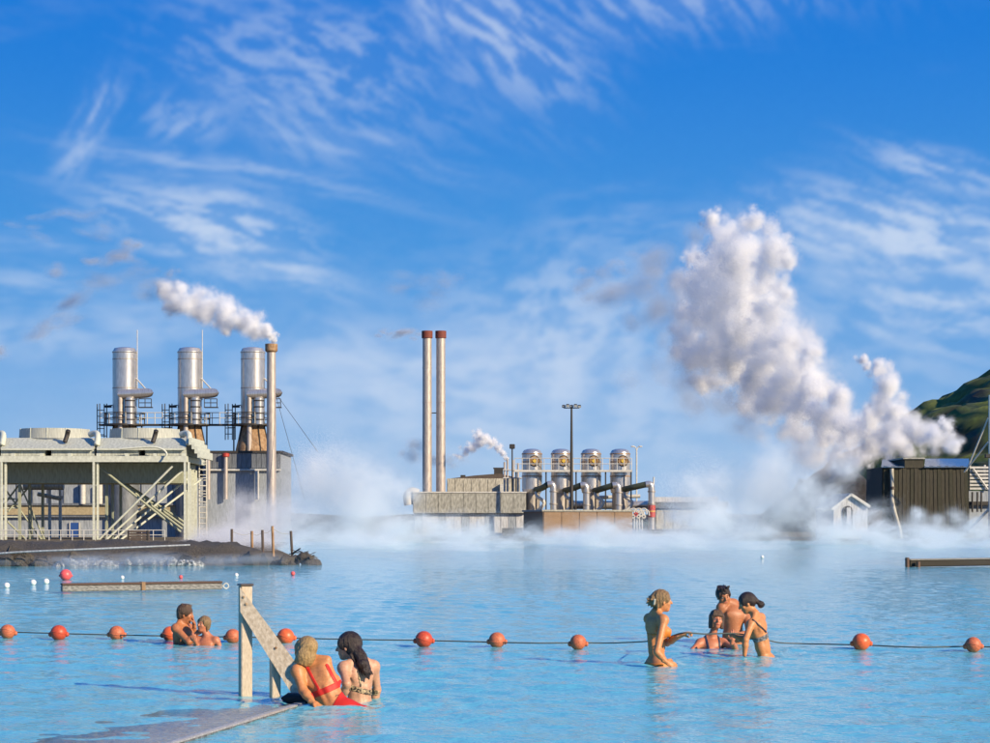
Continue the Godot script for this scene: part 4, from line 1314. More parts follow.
func lagoon_things() -> void:
	var spots := [[8, 631, "orange float on the rope at the left edge of the view"], [59, 632.5, "orange float on the rope, second from the left edge"], [117, 634, "orange float on the rope, third from the left edge"],
		[170.5, 634, "orange float half hidden behind the man with the child"], [233, 635.5, "orange float on the rope just left of the tall handrail post"], [286, 637, "orange float seen above the slanting handrail board"],
		[424, 639, "orange float just right of the dark-haired bather"], [497, 641, "orange float alone in mid lagoon between two others"], [578, 641.5, "orange float nearest the standing blonde bather on her left"],
		[861, 642.5, "orange float right of the bathers, second from right edge"], [973, 644, "orange float nearest the right edge of the view"]]
	for s in spots:
		var v := posmod(int(s[0]) * 7, 5)
		float_at(s[0], s[1] + [0.0, 0.8, -0.5, 0.4, -0.8][v], (16.0 if s[0] < 400 else 17.0) * [1.0, 0.95, 1.06, 1.02, 0.97][v], [M.float_orange, M.float_faded, M.float_orange, M.float_dark, M.float_faded][v], s[2], "orange floats on the rope", true)
	float_at(66, 575, 12.0, M.float_pink, "larger pink float off the rock bank above the left boom", "", true)
	var whites := [[7, 585.5, "white float at the left edge beyond the orange floats"], [33.5, 582.5, "middle white float left of the grey boom"], [46.5, 581.5, "white float closest to the grey boom"]]
	for w in whites:
		float_at(w[0], w[1], 6.0, M.float_white, w[2], "small white floats", false)
	var tiny := [[122.5, 577.5, 4.0, M.float_white, "tiny white float beyond the grey boom, at its middle"], [181, 577.0, 4.0, M.float_pink, "tiny pink float beyond the right end of the grey boom"],
		[236.5, 575, 4.0, M.float_white, "tiny white float beyond the tall handrail post"], [293, 573.5, 4.5, M.float_pink, "tiny pink float below the heap of hoses"], [762, 557, 3.5, M.float_white, "tiny white float far off, left of the right boom"]]
	for w in tiny:
		float_at(w[0], w[1], w[2], w[3], w[4], "tiny far floats", false)
	# rope through the floats; bathers lift it where they hold it
	var t := thing("float_rope", "dark rope of the float line held up by the bathers", "rope", P(420, 640, 27))
	var pts := []
	for e in [[-30, 630.5], [8, 632], [59, 633.5], [117, 635], [172, 636], [233, 637], [286, 638], [355, 639.5], [424, 640.5], [497, 642.3], [540, 643.2], [578, 642.8], [610, 643]]:
		var z := on_water(e[0], e[1] + 5.0)
		pts.append(Vector3((e[0] - 495.0) / LENS * z, EYE - (e[1] - 525.0) / LENS * z, -z))
	for e in [[645, 641.5, 24.6], [664, 638.5, 22.7], [683, 633, 21.75], [705, 634, 22.2], [735, 633.5, 23.3], [760, 638, 24.3], [778, 642.5, 25.0], [800, 643.6, 25.7]]:
		pts.append(P(e[0], e[1], e[2]))
	for e in [[861, 645], [920, 647.3], [973, 646.5], [1040, 649]]:
		var z := on_water(e[0], e[1] + 4.0)
		pts.append(P(e[0], e[1], z))
	put(t, "line", sweep(pts, 0.008, 8, 8), M.rope, Transform3D())
	# left boom: bleached baulk with a dark top
	var zb := on_water(140, 592)
	t = thing("floating_boom", "weathered grey timber boom afloat on the left", "boom", P(140, 592, zb))
	var a := P(61, 588.6, zb - 0.6)
	var b := P(222, 586.2, zb + 0.6)
	var d := (b - a).normalized()
	var lie := Basis(d, Vector3.UP, d.cross(Vector3.UP))
	var half := a.distance_to(b) / 2
	for k in 2:
		var c := a.lerp(b, 0.25 + 0.5 * k)
		put(t, "timber", bevelled(Vector3(half - 0.03, 0.15, 0.3), 0.02), M.boom_wood, Transform3D(lie, c))
		put(t, "top_plank", bevelled(Vector3(half - 0.02, 0.045, 0.34), 0.012), M.boom_top, Transform3D(lie, c + Vector3(0, 0.099, 0)))
	put(t, "iron_strap", bevelled(Vector3(0.09, 0.2, 0.37), 0.008), M.rusty, Transform3D(lie, (a + b) / 2 + Vector3(0, 0.03, 0)))
	put(t, "end_ring", sweep([b + d * 0.02, b + d * 0.1 + Vector3(0, 0.07, 0), b + d * 0.16, b + d * 0.1 + Vector3(0, -0.06, 0), b + d * 0.02], 0.016, 8, 5), M.white_steel, Transform3D())
	# right boom: a dark log with bollard end
	zb = on_water(930, 567)
	t = thing("floating_boom", "dark timber boom with pale top afloat on the right", "boom", P(960, 567, zb))
	a = P(907, 563.6, zb)
	b = P(1040, 561.6, zb + 2.0)
	d = (b - a).normalized()
	lie = Basis(d, Vector3.UP, d.cross(Vector3.UP))
	put(t, "timber", bevelled(Vector3(a.distance_to(b), 0.24, 0.36), 0.03), M.boom_dark, Transform3D(lie, (a + b) / 2))
	put(t, "top_plank", bevelled(Vector3(a.distance_to(b), 0.05, 0.4), 0.012), M.boom_wood, Transform3D(lie, (a + b) / 2 + Vector3(0, 0.146, 0)))
	for px in [907.0, 918.0]:
		var c := P(px, 563, zb - 0.24)
		tube(t, "fender_post", Vector3(c.x, -0.2, c.z), c + Vector3(0, 0.2 if px < 910 else 0.05, 0), 0.075, M.boom_top)
	# handrail: two posts and a slanting board
	var zh := 18.2
	t = thing("handrail", "bleached wooden handrail sloping down into the water by the bathers", "handrail", P(260, 694, zh))
	var post := P(245.5, 640, zh)
	var tp := P(0, 586, zh).y
	put(t, "post", bevelled(Vector3(0.105, tp + 0.35, 0.1), 0.008), M.bleached_wood, Transform3D(Basis(Vector3.UP, 0.42), Vector3(post.x, (tp - 0.35) / 2, post.z)))
	put(t, "post_cap", bevelled(Vector3(0.125, 0.02, 0.12), 0.005), M.wet_wood, Transform3D(Basis(Vector3.UP, 0.42), Vector3(post.x, tp + 0.011, post.z)))
	var p2 := P(274.5, 650, zh - 0.05)
	put(t, "post", bevelled(Vector3(0.085, 0.75, 0.09), 0.008), M.bleached_wood, Transform3D(Basis(Vector3.UP, 0.42), Vector3(p2.x, 0.07, p2.z - 0.06)))
	var corners := []
	for e in [[240.0, 587.0], [240.5, 612.0], [292.0, 694.0], [306.0, 694.0], [306.0, 676.0]]:
		for gap in [0.06, 0.095]:
			corners.append(P(e[0], e[1], zh - gap))
	put(t, "slanting_board", hull(corners), M.bleached_wood_slanted, Transform3D())
	for e in [[244.0, 597.0], [246.5, 604.0], [276.0, 648.0]]:
		put(t, "bolt", lathe_mesh([Vector2(0.012, 0), Vector2(0.012, 0.008), Vector2(0.0, 0.012)], 10), M.rusty, Transform3D(Basis(Vector3.RIGHT, PI / 2), P(e[0], e[1], zh - 0.096)))
	# black seat pad on the ramp beside the blonde bather
	t = thing("bathing_mat", "black wet rubber mat beside the reclining blonde bather", "mat", P(297, 704, 17.35))
	var mp := []
	for k in 7:
		mp.append(P(281 + k * 6.5, 698 + k * 0.9, 17.35))
	var mat_mesh := tube_mesh(mp, func(q): return 0.062 * pow(maxf(1.0 - pow(absf(q * 2.0 - 1.0), 3.0), 0.0), 0.5) + 0.004, 16)
	put(t, "pad", mat_mesh, M.black_rubber, Transform3D())
	put(t, "rim_band", sweep([P(283, 704, 17.28), P(295, 707.3, 17.26), P(310, 708, 17.26)], 0.01, 8, 4), M.float_white, Transform3D())

# ---------------------------------------------------------------- people
# A body is a list of tapered capsules and ellipsoids joined by a smooth minimum and meshed as a surface net.
func cap(list: Array, a: Vector3, ra: float, b: Vector3, rb: float, k := 0.03) -> void:
	list.append([0, a, ra, b - a, rb - ra, maxf((b - a).length_squared(), 1e-8), k, (a + b) / 2.0, a.distance_to(b) / 2.0 + maxf(ra, rb)])

func egg(list: Array, c: Vector3, r: Vector3, turn := Basis(), k := 0.03) -> void:
	var big := maxf(r.x, maxf(r.y, r.z))
	list.append([1, c, r, turn.inverse(), minf(r.x, minf(r.y, r.z)), 0.0, k, c, big])

func far_from(q: Array, p: Vector3) -> float:
	if q[0] == 0:
		var pa: Vector3 = p - q[1]
		var h := clampf(pa.dot(q[3]) / q[5], 0.0, 1.0)
		return (pa - q[3] * h).length() - (q[2] + q[4] * h)
	var l: Vector3 = q[3] * (p - q[1])
	var s := Vector3(l.x / q[2].x, l.y / q[2].y, l.z / q[2].z)
	var k0 := s.length()
	var k1 := Vector3(s.x / q[2].x, s.y / q[2].y, s.z / q[2].z).length()
	return k0 * (k0 - 1.0) / maxf(k1, 1e-4) if k0 > 0.05 else -q[4]

func field(list: Array, p: Vector3) -> float:
	var d := 1.0
	for q in list:
		var e: float
		if q[0] == 0:
			var pa: Vector3 = p - q[1]
			var along_it: Vector3 = q[3]
			var g := clampf(pa.dot(along_it) / q[5], 0.0, 1.0)
			e = (pa - along_it * g).length() - q[2] - q[4] * g
		else:
			e = far_from(q, p)
		var k: float = q[6]
		if e - d > k:
			continue
		var h := maxf(k - absf(d - e), 0.0) / k
		d = minf(d, e) - h * h * k * 0.25
	return d

func net(list: Array, cell: float, floor_y := -0.12, grow := 0.0, cut = null, rough: FastNoiseLite = null, amp := 0.0, stretch := Vector3.ONE) -> ArrayMesh:
	var lo := Vector3(1e9, 1e9, 1e9)
	var hi := -lo
	for q in list:
		var r: float = q[8] + 0.02 + grow
		lo = lo.min(q[7] - Vector3(r, r, r))
		hi = hi.max(q[7] + Vector3(r, r, r))
	lo.y = maxf(lo.y, floor_y)
	var B := 5
	var n := Vector3i(((hi - lo) / cell / B).ceil()) * B
	var sx := n.x + 1
	var sy := n.y + 1
	var sz := n.z + 1
	var val := PackedFloat32Array()
	val.resize(sx * sy * sz)
	val.fill(1.0)
	var blocks := []
	var half := B * cell * 0.5
	for bx in n.x / B:
		for by in n.y / B:
			for bz in n.z / B:
				var c := lo + Vector3(bx + 0.5, by + 0.5, bz + 0.5) * B * cell
				var near := []
				var least := 1.0
				for q in list:
					if c.distance_to(q[7]) > q[8] + half * 1.75 + 0.06 + grow:
						continue
					var e := far_from(q, c)
					if e < half * 1.75 + 0.05 + grow + amp:
						near.append(q)
						least = minf(least, e)
				if near.is_empty():
					continue
				if not rough and cut == null and least < -half * 1.75 - 0.01:
					for i in B + 1:
						for j in B + 1:
							for k in B + 1:
								val[((bx * B + i) * sy + by * B + j) * sz + bz * B + k] = -1.0
					continue
				blocks.append(Vector3i(bx, by, bz) * B)
				for i in B + 1:
					for j in B + 1:
						for k in B + 1:
							var x := bx * B + i
							var y := by * B + j
							var z := bz * B + k
							var at := (x * sy + y) * sz + z
							if val[at] != 1.0:
								continue
							var p := lo + Vector3(x, y, z) * cell
							var d := field(near, p) - grow
							if rough:
								d += amp * rough.get_noise_3dv(p * stretch)
							if cut != null:
								d = maxf(d, cut.call(p))
							val[at] = minf(d, 0.999)
	var where := {}
	var verts := PackedVector3Array()
	var norms := PackedVector3Array()
	var idx := PackedInt32Array()
	var edges := [[0, 1], [2, 3], [4, 5], [6, 7], [0, 2], [1, 3], [4, 6], [5, 7], [0, 4], [1, 5], [2, 6], [3, 7]]
	for b in blocks:
		for i in B:
			for j in B:
				for k in B:
					var x: int = b.x + i
					var y: int = b.y + j
					var z: int = b.z + k
					var at := (x * sy + y) * sz + z
					var v := PackedFloat32Array([val[at], val[at + 1], val[at + sz], val[at + sz + 1], val[at + sy * sz], val[at + sy * sz + 1], val[at + sy * sz + sz], val[at + sy * sz + sz + 1]])
					var inside := 0
					for c in 8:
						if v[c] < 0.0:
							inside += 1
					if inside == 0 or inside == 8:
						continue
					var sum := Vector3.ZERO
					var hits := 0
					for e in edges:
						var v0 := v[e[0]]
						var v1 := v[e[1]]
						if (v0 < 0.0) == (v1 < 0.0):
							continue
						var f := v0 / (v0 - v1)
						var c0 := Vector3(e[0] >> 2, (e[0] >> 1) & 1, e[0] & 1)
						var c1 := Vector3(e[1] >> 2, (e[1] >> 1) & 1, e[1] & 1)
						sum += c0.lerp(c1, f)
						hits += 1
					where[at] = verts.size()
					verts.append(lo + (Vector3(x, y, z) + sum / hits) * cell)
					norms.append(Vector3(v[4] + v[5] + v[6] + v[7] - v[0] - v[1] - v[2] - v[3], v[2] + v[3] + v[6] + v[7] - v[0] - v[1] - v[4] - v[5], v[1] + v[3] + v[5] + v[7] - v[0] - v[2] - v[4] - v[6]).normalized())
	var step := [sy * sz, sz, 1]
	for at in where:
		for ax in 3:
			var o: int = at + step[ax]
			if o >= val.size() or (val[at] < 0.0) == (val[o] < 0.0):
				continue
			var u: int = step[(ax + 1) % 3]
			var w: int = step[(ax + 2) % 3]
			if where.has(at - u) and where.has(at - w) and where.has(at - u - w):
				idx.append_array([where[at], where[at - u], where[at - u - w], where[at], where[at - u - w], where[at - w]])
	return from_arrays(verts, norms, idx)

func joined(meshes: Array) -> ArrayMesh:
	var st := SurfaceTool.new()
	st.begin(Mesh.PRIMITIVE_TRIANGLES)
	for m in meshes:
		if m.get_surface_count():
			st.append_from(m, 0, Transform3D())
	return st.commit()

func facing(yaw: float, nod := 0.0, roll := 0.0) -> Basis:
	# yaw 0 looks towards the camera, 90 to the right of the view; nod > 0 looks down
	return Basis(Vector3.UP, deg_to_rad(yaw)) * Basis(Vector3.RIGHT, deg_to_rad(nod)) * Basis(Vector3.BACK, deg_to_rad(roll))

func head(list: Array, c: Vector3, f: Basis, s := 1.0) -> void:
	var fs := f.scaled_local(Vector3.ONE * s)
	egg(list, (c + fs * Vector3(0, 0.03, -0.012)), Vector3(0.074, 0.086, 0.093) * s, f, 0.03)
	egg(list, (c + fs * Vector3(0, -0.04, 0.022)), Vector3(0.058, 0.068, 0.064) * s, f, 0.035)
	egg(list, (c + fs * Vector3(0, -0.092, 0.052)), Vector3(0.026, 0.02, 0.024) * s, f, 0.03)
	cap(list, (c + fs * Vector3(-0.036, 0.026, 0.07)), 0.013 * s, (c + fs * Vector3(0.036, 0.026, 0.07)), 0.013 * s, 0.015)
	cap(list, (c + fs * Vector3(0, 0.018, 0.082)), 0.009 * s, (c + fs * Vector3(0, -0.02, 0.104)), 0.014 * s, 0.012)
	cap(list, (c + fs * Vector3(-0.02, -0.056, 0.077)), 0.009 * s, (c + fs * Vector3(0.02, -0.056, 0.077)), 0.009 * s, 0.01)
	for d in [-1, 1]:
		egg(list, (c + fs * Vector3(0.04 * d, -0.022, 0.056)), Vector3(0.024, 0.022, 0.02) * s, f, 0.02)
		egg(list, (c + fs * Vector3(0.077 * d, -0.008, -0.008)), Vector3(0.011, 0.031, 0.019) * s, f, 0.008)

func face_parts(t: Node3D, c: Vector3, f: Basis, s: float, brow: Material) -> void:
	var ball := SphereMesh.new()
	ball.radius = 1.0
	ball.height = 2.0
	ball.radial_segments = 14
	ball.rings = 8
	for d in [-1, 1]:
		var e := c + f * (Vector3(0.031 * d, 0.008, 0.071) * s)
		var eye := put(t, "eye", ball, M.eye_white, Transform3D(f.scaled_local(Vector3(0.014, 0.009, 0.011) * s), e))
		put(eye, "iris", ball, M.eye_dark, Transform3D(f.scaled_local(Vector3(0.007, 0.0075, 0.005) * s), e + f * (Vector3(0, 0, 0.0085) * s)))
		put(t, "eyebrow", tube_mesh([c + f * (Vector3(0.014 * d, 0.03, 0.084) * s), c + f * (Vector3(0.033 * d, 0.036, 0.081) * s), c + f * (Vector3(0.05 * d, 0.029, 0.07) * s)], func(_q): return 0.004 * s, 6), brow, Transform3D())
	put(t, "mouth", ball, M.lip, Transform3D(f.scaled_local(Vector3(0.024, 0.0075, 0.009) * s), c + f * (Vector3(0, -0.056, 0.082) * s)))

func torso(list: Array, chest: Vector3, hips: Vector3, f: Basis, s: float, woman: bool) -> Array:
	# f: chest frame, x = the person's left, z = front; returns [left shoulder, right shoulder, neck]
	var w := 0.155 if woman else 0.178
	egg(list, chest, Vector3(0.132 if woman else 0.15, 0.155, 0.098 if woman else 0.112) * s, f, 0.05)
	egg(list, chest + f * Vector3(0, 0.085, -0.005) * s, Vector3(w * 0.86, 0.06, 0.075) * s, f, 0.05)
	var mid := chest.lerp(hips, 0.52)
	egg(list, mid, Vector3(0.108 if woman else 0.142, 0.13, 0.085 if woman else 0.1) * s, f, 0.06)
	egg(list, hips, Vector3(0.16 if woman else 0.155, 0.115, 0.112) * s, f, 0.06)
	if not woman:
		cap(list, chest, 0.118 * s, hips, 0.118 * s, 0.05)
	for d in [-1, 1]:
		# shoulder blades and the furrow of the spine between the long back muscles
		egg(list, chest + f * Vector3(0.066 * d, 0.035, -0.07) * s, Vector3(0.045, 0.07, 0.028) * s, f, 0.025)
		cap(list, chest + f * Vector3(0.03 * d, -0.08, -0.072) * s, 0.025 * s, mid + f * Vector3(0.028 * d, -0.06, -0.06) * s, 0.024 * s, 0.02)
		if woman:
			egg(list, chest + f * Vector3(0.066 * d, -0.025, 0.088) * s, Vector3(0.056, 0.06, 0.05) * s, f, 0.03)
		else:
			egg(list, chest + f * Vector3(0.068 * d, 0.03, 0.084) * s, Vector3(0.07, 0.045, 0.024) * s, f, 0.04)
		cap(list, hips + f * Vector3(0.085 * d, -0.06, 0) * s, 0.095 * s, hips + f * Vector3(0.09 * d, -0.45, 0.02) * s, 0.065 * s, 0.05)
	var neck := chest + f * Vector3(0, 0.155, -0.015) * s
	for d in [-1, 1]:
		cap(list, neck + f * Vector3(0.02 * d, 0.045, -0.012) * s, 0.034 * s, chest + f * Vector3(w * 0.8 * d, 0.125, -0.02) * s, 0.036 * s, 0.04)
	return [chest + f * Vector3(w, 0.105, -0.01) * s, chest + f * Vector3(-w, 0.105, -0.01) * s, neck]

func arm(list: Array, sh: Vector3, el: Vector3, wr: Vector3, s := 1.0, man := 1.0) -> void:
	egg(list, sh, Vector3(0.054, 0.054, 0.054) * s * man, Basis(), 0.05)
	cap(list, sh, 0.046 * s * man, el, 0.036 * s * man, 0.035)
	cap(list, el, 0.037 * s * man, el.lerp(wr, 0.35), 0.037 * s * man, 0.02)
	cap(list, el.lerp(wr, 0.35), 0.037 * s * man, wr, 0.025 * s, 0.02)

func hand(wr: Vector3, dir: Vector3, palm: Vector3, curl: float, thumb: float, s := 1.0) -> ArrayMesh:
	# dir: along the hand; palm: out of the palm; thumb: +1 or -1, the side it leaves on
	var l := []
	dir = dir.normalized()
	var side := dir.cross(palm).normalized()
	palm = side.cross(dir).normalized()
	var f := Basis(side, dir, palm)
	cap(l, wr - dir * 0.03 * s, 0.024 * s, wr + dir * 0.02 * s, 0.024 * s, 0.015)
	egg(l, wr + dir * 0.05 * s, Vector3(0.039, 0.052, 0.017) * s, f, 0.02)
	for k in 4:
		var length: float = [0.064, 0.075, 0.07, 0.055][k] * s
		var p: Vector3 = wr + (dir * [0.084, 0.092, 0.09, 0.08][k] + side * thumb * [0.029, 0.01, -0.01, -0.028][k]) * s
		var bend := 0.0
		for j in 3:
			bend += curl * [0.55, 1.0, 0.8][j]
			var q: Vector3 = p + (dir * cos(bend) + palm * sin(bend)) * length * [0.45, 0.32, 0.25][j]
			cap(l, p, (0.0092 - j * 0.0008) * s, q, (0.0086 - j * 0.0008) * s, 0.006)
			p = q
	var tp := wr + (dir * 0.022 + side * thumb * 0.03) * s
	var t1 := tp + (dir * 0.03 + side * thumb * 0.026 + palm * 0.014) * s
	cap(l, tp, 0.014 * s, t1, 0.011 * s, 0.012)
	cap(l, t1, 0.011 * s, t1 + (dir * 0.027 + palm * 0.016 * (1.0 + curl) + side * thumb * 0.004) * s, 0.009 * s, 0.006)
	return net(l, 0.0055 * s, -0.12)

func hair_cap(list: Array, c: Vector3, f: Basis, s: float, back := 0.0) -> void:
	var fs := f.scaled_local(Vector3.ONE * s)
	egg(list, (c + fs * Vector3(0, 0.048, -0.022)), Vector3(0.084, 0.085, 0.1) * s, f, 0.02)
	egg(list, (c + fs * Vector3(0, 0.0 - back, -0.052)), Vector3(0.078, 0.082, 0.064) * s, f, 0.03)
	for d in [-1, 1]:
		egg(list, (c + fs * Vector3(0.064 * d, 0.03, 0.012)), Vector3(0.022, 0.05, 0.052) * s, f, 0.02)

func hair_mesh(list: Array, sd: int, amp := 0.007, stretch := Vector3(1, 0.4, 1), cut = null) -> ArrayMesh:
	var n := FastNoiseLite.new()
	n.seed = sd
	n.frequency = 34.0
	n.fractal_octaves = 2
	return net(list, 0.0075, -0.12, 0.0, cut, n, amp, stretch)

func wisp(list: Array, r: RandomNumberGenerator, c: Vector3, n: int, reach: float, lean: Vector3) -> void:
	for k in n:
		var d := (Vector3(r.randfn(), r.randfn(), r.randfn()).normalized() + lean).normalized()
		cap(list, c + d * reach * 0.3, 0.011, c + d * reach * r.randf_range(0.7, 1.15), 0.004, 0.008)

func strap(t: Node3D, called: String, list: Array, a: Vector3, b: Vector3, wide: float, m: Material) -> void:
	# a band of cloth lying on the skin over the segment a-b, on the side of the body that faces +z
	var lo := a.min(b) - Vector3(wide + 0.01, wide + 0.01, 0.1)
	var hi := a.max(b) + Vector3(wide + 0.01, wide + 0.01, 0.1)
	var near := []
	for q in list:
		if (q[7] as Vector3).distance_to((a + b) / 2) < q[8] + a.distance_to(b) / 2 + 0.12:
			near.append(q)
	var d := Vector2(b.x - a.x, b.y - a.y)
	var cut := func(p):
		var e := Vector2(p.x - a.x, p.y - a.y)
		var h := clampf(e.dot(d) / d.length_squared(), 0.0, 1.0)
		return maxf((e - d * h).length() - wide, absf(p.z - lerpf(a.z, b.z, h)) - 0.09)
	put(t, called, net_box(near, 0.006, lo, hi, 0.005, cut), m, Transform3D())

func net_box(list: Array, cell: float, lo: Vector3, hi: Vector3, grow: float, cut: Callable) -> ArrayMesh:
	var n := Vector3i(((hi - lo) / cell).ceil()) + Vector3i.ONE
	var val := PackedFloat32Array()
	val.resize(n.x * n.y * n.z)
	val.fill(1.0)
	var B := 6
	var rad := B * cell * 0.87
	for bx in range(0, n.x, B):
		for by in range(0, n.y, B):
			for bz in range(0, n.z, B):
				var mid := lo + Vector3(bx + B * 0.5, by + B * 0.5, bz + B * 0.5) * cell
				if cut.call(mid) > rad + cell * 2.0:
					continue
				var near := []
				for q in list:
					if far_from(q, mid) < rad + 0.06:
						near.append(q)
				if near.is_empty():
					continue
				for x in range(bx, mini(bx + B, n.x)):
					for y in range(by, mini(by + B, n.y)):
						for z in range(bz, mini(bz + B, n.z)):
							var p := lo + Vector3(x, y, z) * cell
							var c: float = cut.call(p)
							val[(x * n.y + y) * n.z + z] = c if c > cell * 1.5 else maxf(c, field(near, p) - grow)
	var where := {}
	var verts := PackedVector3Array()
	var norms := PackedVector3Array()
	var idx := PackedInt32Array()
	var sx := n.y * n.z
	var sy := n.z
	for x in n.x - 1:
		for y in n.y - 1:
			for z in n.z - 1:
				var at := x * sx + y * sy + z
				var sum := Vector3.ZERO
				var hits := 0
				var g := Vector3.ZERO
				var ins := 0
				for c in 8:
					var cv := val[at + (c >> 2) * sx + ((c >> 1) & 1) * sy + (c & 1)]
					if cv < 0.0:
						ins += 1
					g += Vector3((c >> 2) * 2 - 1, ((c >> 1) & 1) * 2 - 1, (c & 1) * 2 - 1) * cv
				if ins == 0 or ins == 8:
					continue
				for c in 8:
					for ax in 3:
						var bit: int = [4, 2, 1][ax]
						if c & bit:
							continue
						var v0 := val[at + (c >> 2) * sx + ((c >> 1) & 1) * sy + (c & 1)]
						var e := c | bit
						var v1 := val[at + (e >> 2) * sx + ((e >> 1) & 1) * sy + (e & 1)]
						if (v0 < 0.0) == (v1 < 0.0):
							continue
						var c0 := Vector3(c >> 2, (c >> 1) & 1, c & 1)
						c0[ax] = v0 / (v0 - v1)
						sum += c0
						hits += 1
				where[at] = verts.size()
				verts.append(lo + (Vector3(x, y, z) + sum / hits) * cell)
				norms.append(g.normalized())
	var step := [sx, sy, 1]
	for at in where:
		for ax in 3:
			var o: int = at + step[ax]
			if o >= val.size() or (val[at] < 0.0) == (val[o] < 0.0):
				continue
			var u: int = step[(ax + 1) % 3]
			var w: int = step[(ax + 2) % 3]
			if where.has(at - u) and where.has(at - w) and where.has(at - u - w):
				idx.append_array([where[at], where[at - u], where[at - u - w], where[at], where[at - u - w], where[at - w]])
	return from_arrays(verts, norms, idx)

func band(t: Node3D, called: String, list: Array, c: Vector3, normal: Vector3, thick: float, reach: float, m: Material, extra = null) -> void:
	# cloth round the body: the slice of thickness 2*thick across normal, within reach of c
	normal = normal.normalized()
	var ext := Vector3.ZERO
	for i in 3:
		ext[i] = minf(reach, thick * absf(normal[i]) + reach * sqrt(maxf(1.0 - normal[i] * normal[i], 0.0))) + 0.01
	var lo := c - ext
	var hi := c + ext
	lo.y = maxf(lo.y, -0.1)
	var near := []
	for q in list:
		if (q[7] as Vector3).distance_to(c) < q[8] + reach:
			near.append(q)
	var cut := func(p):
		var d := maxf(absf((p - c).dot(normal)) - thick, (p - c).length() - reach)
		return maxf(d, extra.call(p)) if extra != null else d
	put(t, called, net_box(near, 0.0075, lo, hi, 0.005, cut), m, Transform3D())

func person(label: String, at: Vector3, group := "") -> Node3D:
	return thing("person", label, "person", Vector3(at.x, 0, at.z), group)

func people() -> void:
	var r := RandomNumberGenerator.new()
	r.seed = 77
	reclining_blonde(r)
	dark_haired(r)
	man_and_child(r)
	standing_blonde(r)
	man_behind(r)
	bob_haired(r)
	bun_haired(r)

func reclining_blonde(r: RandomNumberGenerator) -> void:
	var z := 17.15
	var t := person("person with blonde hair in a red bikini reclining on one arm", P(330, 705, z))
	var l := []
	var chest := P(322, 681, z)
	var hips := P(338, 714, z - 0.1)
	# seen from behind, the trunk leaning to the left
	var up := (chest - hips).normalized()
	var front := (facing(168) * Vector3(0, 0, 1))
	front = (front - up * front.dot(up)).normalized()
	var f := Basis(up.cross(front), up, front)
	var s := 1.06
	var j := torso(l, chest, hips, f, s, true)
	var hc := P(305, 652, z + 0.03)
	var hf := facing(205, 2, 16)
	cap(l, j[2], 0.052, hc + hf * Vector3(0, -0.05, -0.02), 0.047, 0.03)
	head(l, hc, hf, s)
	var shl := P(297.5, 671, z - 0.04)
	var elb := P(303, 690, z - 0.12)
	var wr := P(313.5, 703, z - 0.22)
	arm(l, shl, elb, wr, s)
	var shr := P(324, 664, z + 0.1)
	arm(l, shr, P(331, 684, z + 0.34), P(318, 699, z + 0.42), s)
	# thighs trail off to the right just under the surface
	cap(l, hips + Vector3(0.06, 0.0, 0.02), 0.1, hips + Vector3(0.5, -0.04, 0.12), 0.07, 0.05)
	cap(l, hips + Vector3(0.06, -0.02, -0.12), 0.1, hips + Vector3(0.5, -0.08, 0.0), 0.07, 0.05)
	var body := net(l, 0.0095, -0.12)
	put(t, "body", joined([body, hand(wr, Vector3(0.75, -0.35, 0.3), Vector3(0.1, -1, 0), 0.25, -1.0, s)]), M.skin_warm, Transform3D())
	face_parts(t, hc, hf, s, M.hair_fair)
	var h := []
	hair_cap(h, hc, hf, s, 0.03)
	egg(h, hc + hf * Vector3(0, -0.04, -0.062), Vector3(0.072, 0.075, 0.042), hf, 0.03)
	for k in 20:
		var a := lerpf(-1.5, 1.5, k / 19.0)
		cap(h, hc + hf * Vector3(sin(a) * 0.066, 0.02, -cos(a) * 0.075 - 0.02), 0.018, hc + hf * Vector3(sin(a) * 0.075, -0.09 - r.randf() * 0.025, -cos(a) * 0.07 - 0.012), 0.007, 0.012)
	put(t, "hair", hair_mesh(h, 3, 0.006, Vector3(1, 0.3, 1)), M.hair_blonde, Transform3D())
	# red bikini: back band, straps and bottom
	band(t, "bikini_top", l, P(327, 689, z), Vector3(-0.39, 0.92, 0.0), 0.027, 0.22, M.red_cloth)
	strap(t, "bikini_strap", l, P(306, 667, z - 0.1), P(320, 691, z - 0.1), 0.0125, M.red_cloth)
	strap(t, "bikini_strap", l, P(327, 665, z - 0.06), P(337, 684, z - 0.08), 0.0125, M.red_cloth)
	var n := (hips - chest).normalized()
	band(t, "bikini_bottom", l, hips + Vector3(0.1, 0.02, 0), n + Vector3(0.9, 0.3, 0), 0.13, 0.36, M.red_cloth)
	put(t, "tattoo", tattoo(l, P(338, 698, z - 0.28)), M.tattoo_ink, Transform3D())

func tattoo(l: Array, from: Vector3) -> ArrayMesh:
	# two small curls of ink on the lower back, on the skin as met from behind
	var meshes := []
	for d in [-1.0, 1.0]:
		var path := []
		for k in 9:
			var a := TAU * k / 9.0 * 0.8
			var q := from + Vector3(d * (0.012 + 0.018 * cos(a)), 0.014 * sin(a), 0)
			for i in 60:
				var e := field(l, q)
				if e < 0.002:
					break
				q += Vector3(0, 0, -1) * maxf(e * 0.7, 0.002)
			path.append(q)
		meshes.append(tube_mesh(path, func(_x): return 0.0028, 6))
	return joined(meshes)

